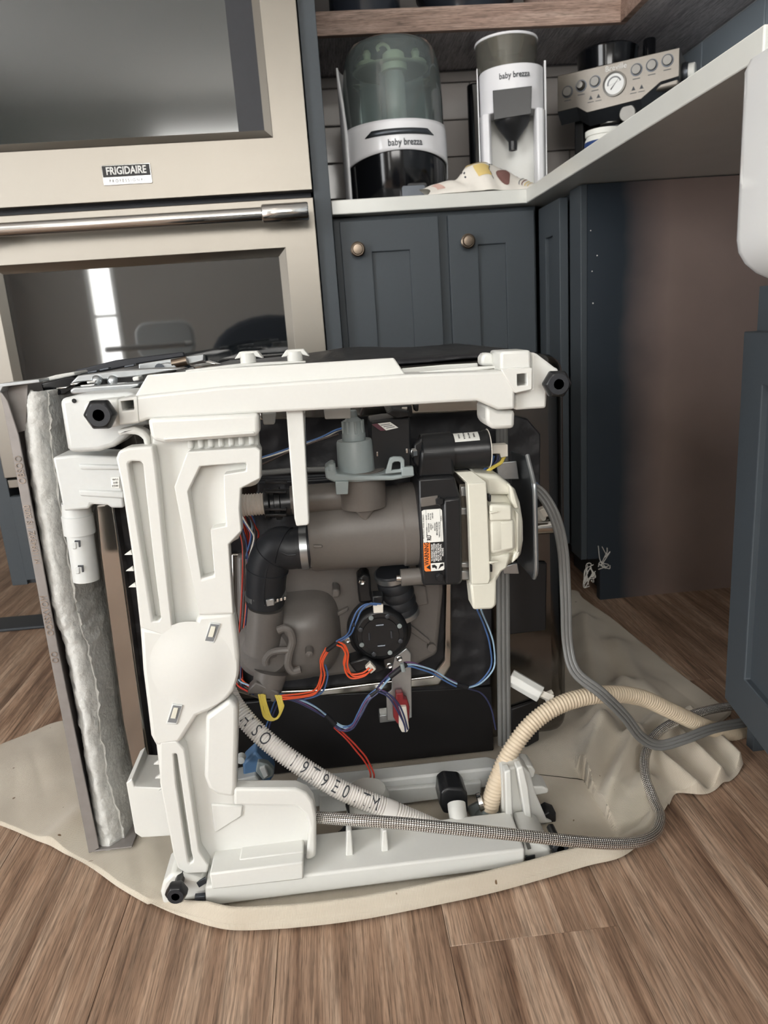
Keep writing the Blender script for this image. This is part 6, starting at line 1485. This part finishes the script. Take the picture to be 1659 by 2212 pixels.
# ================================================================== HOSES AND CORD RUNNING TO THE SINK CABINET
def corr_thing(path, r, pitch, depth, name, m, label, cat, n=20):
    pts = resample(spline(path, 16), pitch / 4)
    rs = [r - depth * (0.5 - 0.5 * math.cos(PI * k / 2)) for k in range(len(pts))]
    return tag(MB().tube(pts, rs, n).build(name, m, None, angle=80), label, cat)
bh = [P(1057, 1758, 0.800), P(1060, 1735, 0.800), P(1076, 1680, 0.803), P(1104, 1622, 0.812), P(1150, 1562, 0.825), P(1215, 1520, 0.838), P(1300, 1500, 0.855), P(1380, 1506, 0.875), P(1450, 1536, 0.89), P(1530, 1572, 0.915), P(1600, 1586, 0.945), P(1650, 1586, 0.975)]
corr_thing(bh, 0.0118, 0.0045, 0.0017, 'drain_hose', 'beige_hose', 'beige corrugated drain hose arching over the drop cloth', 'hose')
sh_ = [P(660, 1762, 0.765), P(690, 1766, 0.745), P(760, 1771, 0.722), P(860, 1778, 0.705), P(960, 1788, 0.698), P(1100, 1802, 0.695), P(1250, 1818, 0.70), P(1350, 1822, 0.71), P(1405, 1808, 0.73), P(1426, 1775, 0.765), P(1412, 1728, 0.80), P(1395, 1680, 0.835), P(1394, 1630, 0.872), P(1418, 1585, 0.905), P(1470, 1554, 0.925), P(1530, 1534, 0.94), P(1600, 1522, 0.96)]
shs = []
for p in spline(sh_, 14): shs.append(Vector((p.x, p.y, max(p.z, 0.0125))))
tag(MB().tube(resample(shs, 0.003), 0.0067, 22, uvs=1.0).build('supply_hose', 'braided_steel', None), 'braided stainless steel supply hose looping across the front', 'hose')
cdp = [P(1142, 1048, 0.885), P(1172, 1070, 0.875), P(1200, 1120, 0.865), P(1216, 1190, 0.86), P(1222, 1290, 0.86), P(1226, 1390, 0.862), P(1244, 1452, 0.845), P(1300, 1498, 0.832), P(1350, 1548, 0.842), P(1385, 1592, 0.856), P(1425, 1610, 0.864), P(1480, 1596, 0.872), P(1540, 1574, 0.892), P(1610, 1560, 0.93), P(1650, 1552, 0.965)]
cs = spline(cdp, 10)
cord = thing('power_cord', cs[-1], 'grey three-core power cord hanging from the pump to the floor', 'cord')
for k in (-1, 0, 1):
    path = []
    for i, p in enumerate(cs):
        T = (cs[min(i + 1, len(cs) - 1)] - cs[max(i - 1, 0)]).normalized()
        s_ = T.cross(Vector((0, -1, 0.3))).normalized()
        path.append(p + s_ * k * 0.0046)
    MB().tube(path, 0.0029, 10).build('cord_core', 'grey_cord', cord)

# ================================================================== DROP CLOTH UNDER THE DISHWASHER
def drop_cloth():
    bpx = [(-60, 1640), (60, 1588), (135, 1560), (300, 1545), (560, 1500), (820, 1400), (1050, 1300), (1228, 1276), (1262, 1296), (1330, 1345), (1400, 1400), (1480, 1465), (1548, 1516), (1580, 1540), (1545, 1575), (1560, 1612), (1604, 1648), (1592, 1676), (1560, 1700), (1512, 1722), (1462, 1716), (1445, 1742), (1425, 1775), (1400, 1812), (1345, 1858), (1270, 1878), (1180, 1905), (1060, 1938), (930, 1966), (780, 1995), (640, 2012), (520, 2018), (460, 2010), (400, 1990), (340, 1966), (260, 1922), (190, 1872), (110, 1832), (40, 1800), (-60, 1755), (-90, 1690)]
    B = [PZ(x, y, 0.0) for x, y in bpx]
    B = spline(B + [B[0]], 6)[:-1]
    n = len(B)
    C = Vector((-0.02, 1.0, 0))
    # soft folds on the floor to the right of the machine: (start, end, width, height)
    F = [(PZ(1205, 1850, 0), PZ(1300, 1600, 0), 0.017, 0.034), (PZ(1300, 1600, 0), PZ(1345, 1500, 0), 0.020, 0.028), (PZ(1268, 1850, 0), PZ(1372, 1620, 0), 0.015, 0.028), (PZ(1372, 1620, 0), PZ(1440, 1560, 0), 0.018, 0.024), (PZ(1330, 1800, 0), PZ(1395, 1700, 0), 0.014, 0.016),
         (PZ(1262, 1350, 0), PZ(1290, 1560, 0), 0.022, 0.024), (PZ(1330, 1400, 0), PZ(1400, 1520, 0), 0.022, 0.016), (PZ(1250, 1680, 0), PZ(1420, 1490, 0), 0.03, 0.008),
         (PZ(1450, 1590, 0), PZ(1555, 1695, 0), 0.011, 0.026), (PZ(1490, 1555, 0), PZ(1598, 1660, 0), 0.011, 0.020), (PZ(1410, 1640, 0), PZ(1500, 1715, 0), 0.012, 0.018),
         (PZ(110, 1832, 0), PZ(190, 1760, 0), 0.02, 0.010), (PZ(30, 1640, 0), PZ(150, 1700, 0), 0.06, 0.004)]
    def fold(p):
        z = 0.0
        for a, b_, w_, h in F:
            d = b_ - a; t = max(0, min(1, (p - a).dot(d) / d.length_squared))
            q = (p - (a + d * t)).length / w_
            if q < 3: z += h * math.exp(-q * q) * (1 - z / 0.06)
        return z
    m = 60
    def fn(u, v):
        i = u * n; i0 = int(i) % n; p = B[i0].lerp(B[(i0 + 1) % n], i - int(i))
        s_ = v ** 0.7
        q = C.lerp(p, s_); dist = (p - q).length
        z = 0.0045 + fold(Vector((q.x, q.y, 0)))
        z += 0.0035 * noise.noise(Vector((q.x * 11, q.y * 9, 0))) + 0.002 * abs(noise.noise(Vector((q.x * 25 + q.y * 9, q.y * 6, 4))))
        # the front edge is folded over and stands up as a soft roll in front of the lower rail
        w_ = 0.0
        if p.y < 0.86 and -0.26 < p.x < 0.40:
            w_ = max(0.0, min(1, (p.x + 0.26) / 0.07, (0.40 - p.x) / 0.10)) * min(1.0, max(0.0, (0.86 - p.y) / 0.06))
        sm = lambda t: max(0, min(1, t)) ** 2 * (3 - 2 * max(0, min(1, t)))
        if w_ > 0:
            roll = 0.027 * (0.45 + 0.55 * sm(dist / 0.009)) * (1 - sm((dist - 0.011) / 0.009))
            if dist < 0.0004: roll = 0.002
            z = max(z, 0.0045 + 0.0) * (1 - w_) + w_ * max(0.005, roll + 0.0012 * noise.noise(Vector((q.x * 22, q.y * 40, 2))))
        else:
            z *= min(1.0, dist / 0.006 + 0.25)
        # under the machine the cloth stays pressed flat
        if -0.34 < q.x < 0.31 and 0.745 < q.y < 1.54: z = min(z, 0.006)
        return Vector((q.x, q.y, max(0.0012, z)))
    # bias rows towards the edge
    def fn2(u, v): return fn(u, 1 - (1 - v) ** 1.7)
    o = MB().grid(fn2, 420, 130, True).build('drop_cloth', 'canvas', None, angle=80)
    tag(o, 'beige canvas drop cloth spread under the tipped dishwasher', 'drop cloth')
drop_cloth()
